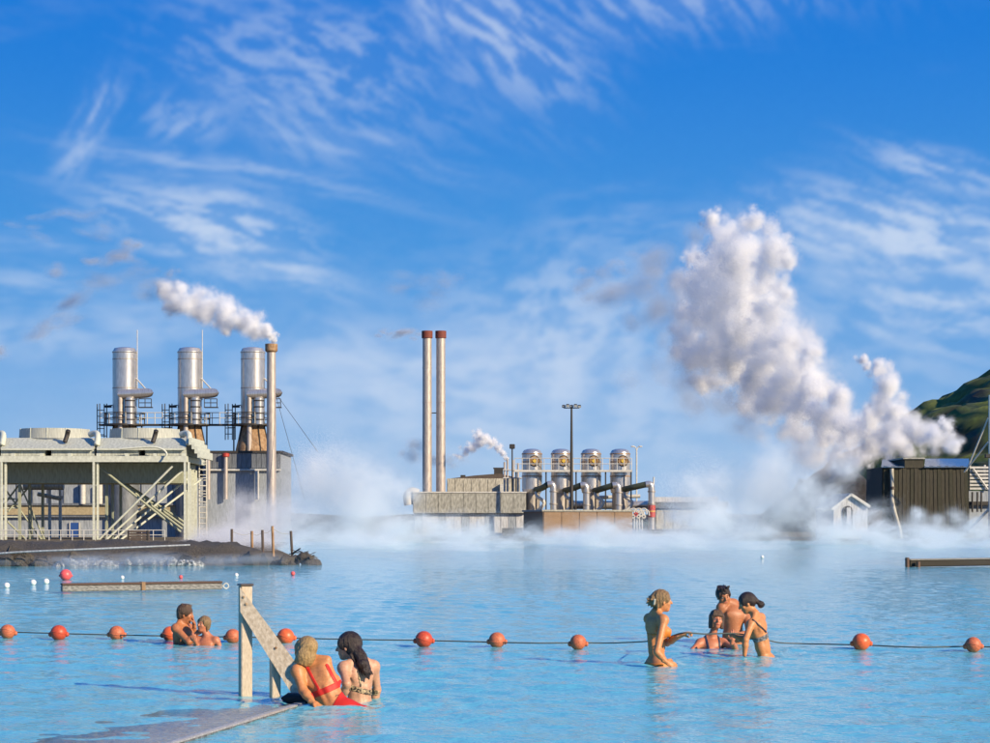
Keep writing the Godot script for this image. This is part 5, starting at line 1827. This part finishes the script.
func dark_haired(r: RandomNumberGenerator) -> void:
	var z := 17.7
	var t := person("person with long dark hair and spotted bikini beside the blonde one", P(360, 700, z))
	var l := []
	var chest := P(359, 679, z)
	var hips := P(360, 712, z - 0.03)
	var f := facing(-148, 8)
	var s := 0.98
	var j := torso(l, chest, hips, f, s, true)
	var hc := P(347.5, 647, z + 0.05)
	var hf := facing(-104, 6, 4)
	cap(l, j[2], 0.05, hc + hf * Vector3(0, -0.05, -0.025), 0.047, 0.03)
	head(l, hc, hf, s)
	arm(l, j[0] + Vector3(0, 0.0, 0), P(347, 684, z - 0.2), P(342, 702, z - 0.1), s)
	arm(l, j[1], P(377, 690, z + 0.16), P(372, 712, z + 0.2), s)
	put(t, "body", joined([net(l, 0.0095, -0.12), hand(P(342, 702, z - 0.1), Vector3(-0.4, -0.8, 0.1), Vector3(0, -0.2, -1), 0.3, 1.0, s)]), M.skin_pale, Transform3D())
	face_parts(t, hc, hf, s, M.hair_dark)
	var h := []
	hair_cap(h, hc, hf, s * 1.06, 0.02)
	egg(h, hc + hf * Vector3(0.0, 0.03, -0.03), Vector3(0.092, 0.098, 0.108), hf, 0.02)
	# gathered tail that falls behind the shoulder
	var tail := [P(354, 648, z), P(360, 655, z - 0.04), P(363.5, 664, z - 0.1), P(366.5, 672, z - 0.12), P(369, 679, z - 0.12)]
	for k in 4:
		cap(h, tail[k], [0.058, 0.05, 0.042, 0.03][k], tail[k + 1], [0.05, 0.042, 0.03, 0.008][k], 0.02)
	for k in 14:
		var o := Vector3(r.randfn() * 0.016, 0, r.randfn() * 0.012)
		cap(h, tail[1] + o * 1.8, 0.014, tail[4] + o * 1.3 + Vector3(0, r.randf() * 0.05, 0), 0.004, 0.01)
	put(t, "hair", hair_mesh(h, 5, 0.006, Vector3(1, 0.3, 1)), M.hair_dark, Transform3D())
	band(t, "bikini_top", l, P(360, 689, z), Vector3(0.32, 1.0, 0.0), 0.024, 0.21, M.spotted_cloth)
	strap(t, "bikini_strap", l, P(357, 664, z - 0.08), P(361, 686, z - 0.1), 0.009, M.spotted_cloth)

func man_and_child(r: RandomNumberGenerator) -> void:
	var z := 26.2
	var t := person("person with short brown hair chest-deep, facing a child on the left", P(184, 640, z))
	var l := []
	var s := 1.0
	var chest := P(183, 636, z)
	var f := facing(72)
	var j := torso(l, chest, chest - Vector3(0, 0.4, 0), f, s, false)
	var hc := P(186, 614.5, z)
	var hf := facing(84, 8)
	cap(l, j[2], 0.058, hc + hf * Vector3(0, -0.05, -0.02), 0.055, 0.03)
	head(l, hc, hf, s)
	arm(l, j[1], P(189, 642, z - 0.3), P(196, 634, z - 0.25), s, 1.12)
	arm(l, j[0], P(195, 641, z + 0.1), P(194.5, 625, z + 0.02), s, 1.05)
	put(t, "body", joined([net(l, 0.0105, -0.12), hand(P(194.5, 625, z + 0.02), Vector3(-0.2, 0.9, 0.1), Vector3(-1, 0, 0.3), 0.5, 1.0), hand(P(196, 634, z - 0.25), Vector3(0.85, 0.45, 0.2), Vector3(0.3, -0.5, -0.7), 0.6, 1.0)]), M.skin_tan, Transform3D())
	face_parts(t, hc, hf, s, M.hair_brown)
	var h := []
	hair_cap(h, hc, hf, s * 1.05, 0.01)
	for k in 20:
		var a := r.randf() * TAU
		var b := hc + hf * Vector3(cos(a) * 0.05, 0.1, sin(a) * 0.06 - 0.02)
		cap(h, b, 0.018, b + hf * Vector3(r.randfn() * 0.015, 0.03, 0.02), 0.006, 0.012)
	put(t, "hair", hair_mesh(h, 8), M.hair_brown, Transform3D())

	z = 25.9
	t = person("child with wet fair hair, face turned to the brown-haired person", P(203, 640, z))
	l = []
	s = 0.84
	chest = P(207, 646.5, z)
	f = facing(-20)
	j = torso(l, chest, chest - Vector3(0, 0.34, 0), f, s * 0.9, false)
	hc = P(203.5, 624.5, z)
	hf = facing(-38, -4, -8)
	cap(l, j[2], 0.045, hc + hf * Vector3(0, -0.05, -0.02), 0.042, 0.03)
	head(l, hc, hf, s)
	arm(l, j[0], P(217, 641, z - 0.04), P(222, 650, z - 0.1), s)
	arm(l, j[1], P(196, 648, z - 0.1), P(196, 642, z - 0.2), s)
	put(t, "body", joined([net(l, 0.0105, -0.12), hand(P(196, 642, z - 0.2), Vector3(-0.2, 0.7, 0.4), Vector3(0, 0.2, -1), 0.5, 1.0, s)]), M.skin_red, Transform3D())
	face_parts(t, hc, hf, s, M.hair_fair)
	h = []
	hair_cap(h, hc, hf, s * 1.04, 0.02)
	for d in [-1, 1]:
		cap(h, hc + hf * Vector3(0.07 * d, 0.03, -0.01), 0.02, hc + hf * Vector3(0.07 * d, -0.075, -0.02), 0.009, 0.015)
	put(t, "hair", hair_mesh(h, 9), M.hair_fair, Transform3D())

func standing_blonde(r: RandomNumberGenerator) -> void:
	var z := 22.1
	var t := person("person with blonde hair pinned up standing hip-deep in orange bikini", P(656, 664, z))
	var l := []
	var s := 1.0
	var chest := P(656.5, 629, z)
	var hips := P(657, 664, z + 0.02)
	var f := facing(118, 3)
	var j := torso(l, chest, hips, f, s, true)
	var hc := P(662.5, 601.5, z)
	var hf := facing(102, 0)
	cap(l, j[2], 0.048, hc + hf * Vector3(0, -0.05, -0.02), 0.045, 0.03)
	head(l, hc, hf, s)
	var wr := P(665.5, 661.5, z - 0.3)
	arm(l, j[1], P(657, 652, z - 0.3), wr, s)
	var wl := P(680, 636, z - 0.25)
	arm(l, j[0], P(667, 643, z + 0.12), wl, s)
	put(t, "body", joined([net(l, 0.0095, -0.12), hand(wr, Vector3(0.8, -0.35, -0.1), Vector3(0, -0.6, -1), 0.4, 1.0), hand(wl, Vector3(0.7, 0.35, 0.1), Vector3(0.25, -1, 0.25), 0.95, 1.0)]), M.skin_warm, Transform3D())
	face_parts(t, hc, hf, s, M.hair_fair)
	var h := []
	hair_cap(h, hc, hf, s * 1.04, 0.0)
	# messy twist at the back of the head
	var knot := hc + hf * Vector3(0.0, 0.01, -0.115)
	egg(h, knot, Vector3(0.058, 0.07, 0.05), hf, 0.02)
	wisp(h, r, knot, 26, 0.088, hf * Vector3(0, -0.15, -0.5))
	for k in 8:
		var p := hc + hf * Vector3(lerpf(-0.06, 0.06, k / 7.0), -0.05, -0.075)
		cap(h, p, 0.012, p + Vector3(r.randfn() * 0.02, -0.05 - r.randf() * 0.03, 0), 0.004, 0.01)
	put(t, "hair", hair_mesh(h, 12, 0.009), M.hair_fair, Transform3D())
	put(t, "hair_clip", bevelled(Vector3(0.02, 0.07, 0.025), 0.006), M.cream_cladding, Transform3D(hf * Basis(Vector3.BACK, 0.4), knot + Vector3(0.015, -0.01, 0.075)))
	band(t, "bikini_top", l, chest + Vector3(0, -0.035, 0), Vector3(0.06, 1, 0), 0.05, 0.24, M.orange_cloth, func(p): return -((p - chest).dot(f * Vector3(0, 0, 1)) - 0.03))
	band(t, "bikini_tie", l, chest + Vector3(0, -0.06, 0), Vector3(0.06, 1, 0), 0.009, 0.2, M.orange_cloth, func(p): return (p - chest).dot(f * Vector3(0, 0, 1)) - 0.035)
	band(t, "bikini_bottom", l, hips + Vector3(0, -0.045, 0), Vector3(0, 1, 0), 0.06, 0.24, M.orange_cloth)

func man_behind(r: RandomNumberGenerator) -> void:
	var z := 26.3
	var t := person("person with short dark hair and bare chest behind the others", P(731, 650, z))
	var l := []
	var s := 1.02
	var chest := P(733, 617, z)
	var hips := P(733, 655, z)
	var f := facing(18, 0, -6)
	var j := torso(l, chest, hips, f, s, false)
	var hc := P(723.5, 596.5, z - 0.03)
	var hf := facing(12, 14, 10)
	cap(l, j[2], 0.06, hc + hf * Vector3(0, -0.05, -0.02), 0.056, 0.03)
	head(l, hc, hf, s)
	var wr := P(738, 634, z - 0.42)
	arm(l, j[0], P(749, 634, z - 0.2), wr, s, 1.1)
	arm(l, j[1], P(713, 632, z - 0.05), P(709, 650, z - 0.1), s, 1.1)
	put(t, "body", joined([net(l, 0.0105, -0.12), hand(wr, Vector3(-0.75, 0.15, 0.3), Vector3(0, -0.9, 0.5), 0.8, -1.0)]), M.skin_tan, Transform3D())
	face_parts(t, hc, hf, s, M.hair_dark)
	var h := []
	hair_cap(h, hc, hf, s * 1.03, -0.01)
	for k in 26:
		var a := r.randf() * TAU
		var b := hc + hf * Vector3(cos(a) * 0.055, 0.1, sin(a) * 0.065 - 0.01)
		cap(h, b, 0.02, b + hf * Vector3(r.randfn() * 0.02, 0.035, r.randfn() * 0.02), 0.006, 0.012)
	put(t, "hair", hair_mesh(h, 15, 0.008), M.hair_dark, Transform3D())

func bob_haired(r: RandomNumberGenerator) -> void:
	var z := 25.2
	var t := person("person with brown bob hair shoulder-deep, smiling, holding the rope", P(712, 647, z))
	var l := []
	var s := 0.98
	var chest := P(712, 651, z)
	var f := facing(8, -8)
	var j := torso(l, chest, chest - Vector3(0, 0.4, -0.1), f, s, true)
	var hc := P(716.5, 620, z)
	var hf := facing(6, -4, -3)
	cap(l, j[2], 0.047, hc + hf * Vector3(0, -0.05, -0.02), 0.045, 0.03)
	head(l, hc, hf, s)
	var wr := P(732, 641, z - 0.5)
	arm(l, j[0], P(735, 649, z - 0.22), wr, s)
	arm(l, j[1], P(690, 653, z - 0.2), P(693, 657, z - 0.4), s)
	put(t, "body", joined([net(l, 0.0105, -0.12), hand(wr, Vector3(0.15, 0.9, 0.1), Vector3(0, 0.1, -1), 0.8, 1.0)]), M.skin_red, Transform3D())
	face_parts(t, hc, hf, s, M.hair_brown)
	var h := []
	hair_cap(h, hc, hf, s * 1.06, 0.02)
	for k in 30:
		var a := lerpf(-2.5, 2.5, k / 29.0)
		var x := sin(a) * 0.082
		var zz := -cos(a) * 0.085 - 0.012
		cap(h, hc + hf * Vector3(x * 0.95, 0.05, zz * 0.95), 0.018, hc + hf * Vector3(x * 1.06, -0.09 - r.randf() * 0.015, zz * 0.9), 0.011, 0.012)
	for k in 7:
		var x := lerpf(-0.05, 0.05, k / 6.0)
		cap(h, hc + hf * Vector3(x * 0.8, 0.11, 0.05), 0.014, hc + hf * Vector3(x * 1.15, 0.05 + absf(x) * 0.1, 0.086 - absf(x) * 0.3), 0.008, 0.012)
	put(t, "hair", hair_mesh(h, 18, 0.004, Vector3(1, 0.3, 1)), M.hair_brown, Transform3D())
	strap(t, "bikini_strap", l, chest + f * Vector3(0.085, 0.2, 0.02), chest + f * Vector3(0.075, 0.03, 0.13), 0.014, M.blue_cloth)
	strap(t, "bikini_strap", l, chest + f * Vector3(-0.085, 0.2, 0.02), chest + f * Vector3(-0.075, 0.03, 0.13), 0.014, M.blue_cloth)

func bun_haired(r: RandomNumberGenerator) -> void:
	var z := 23.6
	var t := person("person with dark hair in a bun stooping in black and white bikini", P(758, 655, z))
	var l := []
	var s := 0.98
	var chest := P(757.5, 629.5, z)
	var hips := P(766, 662, z + 0.04)
	var up := (chest - hips).normalized()
	var front := facing(-118) * Vector3(0, 0, 1)
	front = (front - up * front.dot(up)).normalized()
	var f := Basis(up.cross(front), up, front)
	var j := torso(l, chest, hips, f, s, true)
	var hc := P(746.5, 603.5, z)
	var hf := facing(-92, 24)
	cap(l, j[2], 0.047, hc + hf * Vector3(0, -0.05, -0.025), 0.045, 0.03)
	head(l, hc, hf, s)
	var wr := P(744.5, 655, z - 0.28)
	arm(l, j[0] + Vector3(-0.01, 0, 0), P(745.5, 640, z - 0.28), wr, s)
	arm(l, j[1], P(744, 640, z + 0.3), P(736, 637, z + 0.2), s)
	put(t, "body", joined([net(l, 0.0095, -0.12), hand(P(736, 637, z + 0.2), Vector3(-0.8, 0.4, 0.1), Vector3(0, -1, 0.2), 0.9, 1.0)]), M.skin_warm, Transform3D())
	face_parts(t, hc, hf, s, M.hair_dark)
	var h := []
	hair_cap(h, hc, hf, s * 1.02, -0.01)
	var knot := P(760.8, 604.5, z - 0.01)
	egg(h, knot, Vector3(0.042, 0.044, 0.042), Basis(), 0.015)
	cap(h, hc + hf * Vector3(0, 0.03, -0.1), 0.03, knot, 0.024, 0.02)
	wisp(h, r, knot, 12, 0.052, Vector3(0.4, 0.2, 0))
	put(t, "hair", hair_mesh(h, 21, 0.005), M.hair_dark, Transform3D())
	band(t, "bikini_top", l, P(760, 637.5, z), up + Vector3(-0.1, 0.25, 0.1), 0.03, 0.21, M.black_white_cloth)
	strap(t, "bikini_strap", l, P(752, 619.5, z - 0.1), P(766, 632, z - 0.05), 0.011, M.black_cloth)

# ---------------------------------------------------------------- steam
# White billows are clouds of tiny droplets-clusters (many small faces); thin mist and smoke are fog volumes.
func puff_mesh(n: int, size: float, sd: int) -> ArrayMesh:
	var r := RandomNumberGenerator.new()
	r.seed = sd
	var lump := FastNoiseLite.new()
	lump.seed = sd
	lump.frequency = 1.3
	var verts := PackedVector3Array()
	var norms := PackedVector3Array()
	var idx := PackedInt32Array()
	var k := 0
	while k < n:
		# denser in the middle, thinning out without an edge, torn by noise
		var p := Vector3(r.randfn(), r.randfn(), r.randfn()) * 0.4
		if r.randf() > 0.25 + 1.1 * smoothstep(-0.35, 0.35, lump.get_noise_3dv(p)):
			continue
		var a := Vector3(r.randfn(), r.randfn(), r.randfn()).normalized()
		var b := a.cross(Vector3(r.randfn(), r.randfn(), r.randfn())).normalized()
		for t in 3:
			verts.append(p + (a * cos(TAU * t / 3.0) + b * sin(TAU * t / 3.0)) * size)
			norms.append(b.cross(a))
			idx.append(k * 3 + t)
		k += 1
	return from_arrays(verts, norms, idx)

func billow(called: String, label: String, blobs: Array, z0: float, slope: float, sd: int, fine: int) -> void:
	# blobs: bearing, height, radius, how thick; slope: metres of extra distance per unit of bearing to the left
	var r := RandomNumberGenerator.new()
	r.seed = sd
	var t := Node3D.new()
	t.name = numbered(called)
	add_child(t)
	var first: Array = blobs[0]
	t.position = P(first[0], first[1], z0)
	tag(t, label, "steam", "", "stuff")
	var places := [[], []]
	for b in blobs:
		var z: float = z0 + (first[0] - b[0]) * slope
		var c := P(b[0], b[1], z)
		var R: float = b[2] * 1.15 * z / LENS
		for k in int(fine * b[3]):
			var d := Vector3(r.randfn(), r.randfn(), r.randfn()).normalized()
			places[0].append([c + d * R * r.randf_range(0.1, 0.75), R * r.randf_range(0.4, 0.62)])
		for k in int(fine * 0.9 * b[3]):
			var d := Vector3(r.randfn(), r.randfn(), r.randfn()).normalized()
			places[1].append([c + d * R * r.randf_range(0.6, 1.1), R * r.randf_range(0.3, 0.6)])
	for k in 2:
		var mm := MultiMesh.new()
		mm.transform_format = MultiMesh.TRANSFORM_3D
		mm.mesh = puff_a if k == 0 else puff_b
		mm.instance_count = places[k].size()
		for i in places[k].size():
			var q: Array = places[k][i]
			var turn := Basis(Vector3(r.randfn(), r.randfn(), r.randfn()).normalized(), r.randf() * TAU)
			mm.set_instance_transform(i, Transform3D(turn.scaled_local(Vector3.ONE * q[1]), q[0] - t.position))
		var mi := MultiMeshInstance3D.new()
		mi.name = "billow"
		mi.multimesh = mm
		mi.material_override = M.vapour
		mi.set_meta("kind", "stuff")
		t.add_child(mi, true)

var puff_a: ArrayMesh
var puff_b: ArrayMesh
var puff_fine: ArrayMesh

func mist(called: String, label: String, blobs: Array, tint: Color) -> void:
	# blobs: bearing, height, half width, half height (1/2000 rad), distance, depth / width, optical depth through the middle
	var t := Node3D.new()
	t.name = numbered(called)
	add_child(t)
	t.position = P(blobs[0][0], blobs[0][1], blobs[0][4])
	tag(t, label, "mist", "", "stuff")
	var r := RandomNumberGenerator.new()
	r.seed = blobs.size()
	for b in blobs:
		var z: float = b[4]
		var s := z / LENS
		# nested shells thin out towards the edge of the bank
		for k in 4:
			var part: float = [1.25, 0.95, 0.68, 0.42][k]
			var fv := FogVolume.new()
			fv.name = "mist_bank"
			fv.shape = RenderingServer.FOG_VOLUME_SHAPE_ELLIPSOID
			fv.size = Vector3(b[2] * s, b[3] * s, b[2] * s * b[5]) * 2.0 * part
			var m := FogMaterial.new()
			m.albedo = tint
			m.density = b[6] * 1.7 * [0.12, 0.25, 0.33, 0.3][k] / maxf(fv.size.z, 0.1)
			fv.material = m
			fv.set_meta("kind", "stuff")
			t.add_child(fv, true)
			fv.global_position = P(b[0] + r.randf_range(-0.2, 0.2) * b[2], b[1] + r.randf_range(-0.2, 0.2) * b[3], z)
			fv.rotation.z = b[7] if b.size() > 7 else r.randf_range(-0.15, 0.15)

func drift(called: String, label: String, blobs: Array, m: Material, many: float, sd: int) -> void:
	# soft banks of very fine droplets. blobs: bearing, height, half width, half height, distance, thickness, turn
	var r := RandomNumberGenerator.new()
	r.seed = sd
	var t := Node3D.new()
	t.name = numbered(called)
	add_child(t)
	t.position = P(blobs[0][0], blobs[0][1], blobs[0][4])
	tag(t, label, "steam", "", "stuff")
	var spots := []
	var loose := 0.42 if many > 7.5 else 0.65
	for b in blobs:
		for k in maxi(1, roundi(b[5] * many)):
			var z: float = b[4] + r.randf_range(-6.0, 6.0)
			var q: float = r.randf_range(0.45, 0.95)
			var s: float = z / LENS
			var c := P(b[0] + r.randfn() * loose * b[2], b[1] + r.randfn() * loose * 0.95 * b[3], z)
			var turn: float = (b[6] if b.size() > 6 else 0.0) + r.randf_range(-0.5, 0.5)
			spots.append(Transform3D(Basis(Vector3.BACK, turn).scaled_local(Vector3(b[2] * s * q, b[3] * s * q * 1.1, b[2] * s * q * 0.4)) * Basis(Vector3(r.randfn(), r.randfn(), r.randfn()).normalized(), r.randf() * TAU), c - t.position))
	var mm := MultiMesh.new()
	mm.transform_format = MultiMesh.TRANSFORM_3D
	mm.mesh = puff_fine
	mm.instance_count = spots.size()
	for i in spots.size():
		mm.set_instance_transform(i, spots[i])
	var mi := MultiMeshInstance3D.new()
	mi.name = "bank"
	mi.multimesh = mm
	mi.material_override = m
	mi.set_meta("kind", "stuff")
	t.add_child(mi, true)

func trail(called: String, label: String, blobs: Array, sd: int) -> void:
	# torn wisps: each blob becomes several smaller, thinner fog banks strewn over it
	var r := RandomNumberGenerator.new()
	r.seed = sd
	var parts := []
	for b in blobs:
		for k in 4:
			var q: float = r.randf_range(0.45, 0.85)
			var turn: float = (b[6] if b.size() > 6 else 0.0) + r.randf_range(-0.35, 0.35)
			parts.append([b[0] + r.randfn() * 0.5 * b[2], b[1] + r.randfn() * 0.5 * b[3], b[2] * q, b[3] * q, b[4] + r.randf_range(-3, 3), 0.8, b[5] * 0.5, turn])
	mist(called, label, parts, Color(0.92, 0.95, 1.0))

func steam() -> void:
	puff_a = puff_mesh(7000, 0.0183, 5)
	puff_b = puff_mesh(4200, 0.0178, 6)
	puff_fine = puff_mesh(64000, 0.0037, 8)
	billow("steam_plume", "huge white plume of steam drifting left from the boarded hall", [
		[953, 446, 9, 1.0], [938, 438, 14, 1.0], [945, 425, 9, 0.8], [917, 434, 17, 1.0], [893, 428, 20, 1.0], [900, 446, 14, 1.0], [872, 436, 20, 1.0], [850, 428, 20, 1.0], [828, 416, 20, 1.0], [806, 408, 22, 1.0],
		[782, 396, 24, 1.0], [756, 384, 25, 1.0], [733, 362, 26, 1.0], [712, 350, 25, 1.0], [694, 357, 15, 0.7], [702, 380, 16, 0.6], [764, 356, 25, 1.0], [792, 374, 19, 1.0], [818, 390, 15, 0.9],
		[748, 324, 26, 1.0], [774, 314, 21, 0.8], [794, 345, 20, 0.9], [812, 352, 13, 0.7], [726, 303, 28, 1.0], [703, 294, 24, 0.8], [722, 268, 27, 1.0], [748, 253, 26, 1.0], [772, 249, 21, 0.9], [726, 232, 17, 0.9], [712, 221, 11, 0.8],
		[752, 224, 13, 0.8], [786, 256, 11, 0.6], [692, 258, 11, 0.5], [698, 322, 20, 0.7], [705, 262, 20, 0.35], [690, 285, 20, 0.25], [680, 310, 18, 0.2], [688, 335, 18, 0.4], [680, 350, 12, 0.5], [715, 325, 24, 0.5], [742, 290, 22, 0.6], [768, 284, 20, 0.6], [782, 290, 14, 0.6], [740, 345, 24, 0.6], [775, 335, 22, 0.6], [780, 360, 20, 0.6], [715, 385, 18, 0.35], [740, 405, 18, 0.35], [770, 410, 18, 0.5], [795, 425, 18, 0.5], [820, 435, 18, 0.5], [810, 380, 18, 0.9], [835, 400, 15, 0.8], [860, 458, 13, 0.5], [838, 448, 14, 0.5],
		[884, 404, 14, 1.0], [889, 386, 14, 1.0], [881, 370, 11, 1.0], [862, 359, 6, 0.9], [867, 367, 5, 0.7], [873, 418, 14, 1.0], [895, 412, 11, 0.9]], 217.0, 0.42, 31, 10)
	billow("steam_plume", "grey white plume blowing left over the tall silver separators", [
		[274.5, 341, 3.5, 1.0], [273, 336, 5, 1.0], [266, 331, 8, 1.0], [255, 327, 11, 1.0], [241, 321, 13, 1.0], [225, 315, 14, 1.0], [208, 309, 15, 1.0], [192, 302, 15, 1.0], [176, 296, 14, 0.8], [163, 291, 11, 0.6], [168, 306, 10, 0.5], [183, 288, 9, 0.4], [230, 330, 8, 0.5]], 240.0, 0.06, 33, 11)
	billow("steam_plume", "small white plume from the slim pipes beside the chimneys", [
		[506, 458, 2.4, 1.0], [503, 453, 3.4, 1.0], [498.5, 448, 4.4, 1.0], [492, 443, 5.4, 1.0], [485, 439, 6.4, 1.0], [479, 435, 6, 0.8], [480, 444, 6, 0.9], [473, 447, 6, 0.7], [466, 452, 5.5, 0.45], [458, 456, 5, 0.25]], 264.0, 0.05, 35, 12)
	# thin grey trails
	trail("smoke_trail", "thin grey smoke trailing to the left edge beyond the left plume", [
		[158, 296, 20, 12, 248, 0.6], [148, 290, 18, 10, 248, 0.4], [122, 254, 17, 9, 250, 0.8, 0.3], [132, 246, 11, 7, 250, 0.6, 0.3], [98, 262, 16, 8, 250, 0.6], [110, 285, 30, 10, 250, 0.4], [130, 272, 26, 10, 250, 0.3], [66, 303, 30, 9, 252, 0.5, 0.4], [42, 330, 22, 8, 252, 0.5, 0.5], [70, 320, 22, 7, 252, 0.4, 0.3], [6, 352, 14, 8, 254, 0.7], [32, 226, 22, 7, 254, 0.3], [80, 214, 26, 7, 254, 0.3], [52, 268, 12, 8, 252, 0.4], [172, 272, 9, 8, 250, 0.4], [100, 235, 22, 8, 252, 0.3]], 41)
	trail("smoke_trail", "wisp of dark smoke left of the twin chimney tops", [
		[412, 333, 11, 5, 272, 0.7], [400, 334, 13, 5, 272, 0.8], [388, 334, 9, 4, 272, 0.5], [379, 337, 6, 3, 272, 0.3], [430, 292, 24, 14, 276, 0.3], [412, 285, 20, 10, 276, 0.25], [450, 275, 16, 10, 276, 0.2], [420, 452, 14, 12, 272, 0.5], [408, 460, 12, 9, 272, 0.4], [438, 462, 16, 7, 270, 0.5], [455, 460, 10, 6, 270, 0.5]], 42)
	var hz := []
	for b in [[655, 270, 26, 22, 0.6], [628, 290, 30, 20, 0.6], [600, 288, 24, 14, 0.6], [580, 280, 16, 10, 0.5], [640, 315, 24, 22, 0.5], [668, 300, 22, 30, 0.6], [675, 345, 20, 26, 0.5], [660, 370, 24, 18, 0.3], [690, 395, 20, 24, 0.5], [720, 410, 24, 20, 0.5], [700, 240, 14, 16, 0.4], [610, 268, 14, 8, 0.4], [680, 275, 16, 20, 0.5], [640, 260, 24, 10, 0.3]]:
		hz.append([b[0], b[1], b[2], b[3], 262.0 + (900 - b[0]) * 0.42, b[4]])
	trail("steam_haze", "thin grey haze trailing left from the huge plume", hz, 43)
	hz = []
	for b in [[760, 425, 26, 18, 0.5], [800, 440, 26, 18, 0.6], [790, 310, 20, 30, 0.3], [810, 340, 16, 20, 0.3], [820, 455, 30, 20, 0.7], [850, 465, 20, 16, 0.6], [730, 330, 50, 60, 0.5], [740, 270, 45, 50, 0.4], [790, 390, 50, 30, 0.5], [690, 330, 20, 40, 0.4]]:
		hz.append([b[0], b[1], b[2], b[3], 238.0 + (900 - b[0]) * 0.42, b[4]])
	drift("steam_haze", "soft white veil round the huge plume", hz, M.vapour, 8.0, 44)
	# mist over the water and round the plant
	var r := RandomNumberGenerator.new()
	r.seed = 91
	var low := []
	var thick := []
	for k in 46:
		var px := lerpf(215, 1012, k / 45.0) + r.randf_range(-14, 14)
		thick.append([px, r.randf_range(536, 552), r.randf_range(24, 58), r.randf_range(7, 15), r.randf_range(112, 182), r.randf_range(0.3, 0.7)])
	for k in 46:
		low.append([r.randf_range(290, 1010), r.randf_range(550, 572), r.randf_range(36, 90), r.randf_range(5, 11), r.randf_range(72, 115), 0.4, r.randf_range(0.06, 0.16)])
	for b in [[250, 520, 34, 30, 0.5], [300, 505, 40, 36, 0.55], [345, 500, 42, 38, 0.6], [385, 510, 36, 34, 0.6], [330, 530, 60, 24, 0.7], [400, 530, 40, 22, 0.7], [440, 532, 36, 16, 0.6], [480, 534, 36, 14, 0.6], [310, 482, 40, 26, 0.22], [360, 478, 40, 28, 0.25], [400, 490, 30, 22, 0.25], [280, 540, 40, 16, 0.5], [225, 508, 20, 30, 0.22], [210, 535, 30, 14, 0.35],
			[570, 540, 46, 12, 0.7], [610, 536, 36, 16, 0.7], [650, 540, 40, 14, 0.6], [700, 522, 36, 26, 0.7], [740, 510, 42, 34, 0.7], [780, 505, 40, 36, 0.7], [815, 515, 34, 28, 0.6], [720, 485, 36, 30, 0.4], [770, 475, 34, 30, 0.45], [690, 500, 24, 22, 0.4], [810, 480, 28, 24, 0.4], [850, 528, 36, 14, 0.7], [890, 530, 30, 12, 0.7], [930, 532, 36, 12, 0.7], [970, 532, 36, 14, 0.7], [945, 520, 16, 10, 0.4], [915, 516, 14, 10, 0.35], [840, 470, 20, 18, 0.4], [842, 534, 26, 9, 0.7], [868, 537, 24, 8, 0.7], [905, 537, 26, 8, 0.6], [960, 537, 30, 9, 0.6], [330, 490, 50, 40, 0.4], [390, 495, 34, 30, 0.4], [720, 500, 50, 36, 0.4], [790, 490, 40, 40, 0.4], [600, 526, 60, 14, 0.3], [670, 515, 30, 20, 0.4]]:
		if b[1] > 512:
			thick.append([b[0], b[1], b[2], b[3], r.randf_range(140, 186), b[4] * 1.2])
		else:
			thick.append([b[0], b[1], b[2], b[3], r.randf_range(140, 186), b[4] * 0.8])
			low.append([b[0], b[1], b[2] * 1.15, b[3] * 1.15, r.randf_range(150, 188), 0.35, b[4] * 0.25])
	for k in 26:
		low.append([r.randf_range(-10, 310), r.randf_range(556, 566), r.randf_range(20, 46), r.randf_range(4, 8), r.randf_range(66, 72.5), 0.25, r.randf_range(0.1, 0.26)])
	mist("mist", "faint mist hanging over the open water of the lagoon", low, Color(0.86, 0.94, 1.0))
	# the thicker banks
	drift("mist", "white mist rising along the far shore before the plant", thick, M.vapour, 8.5, 45)
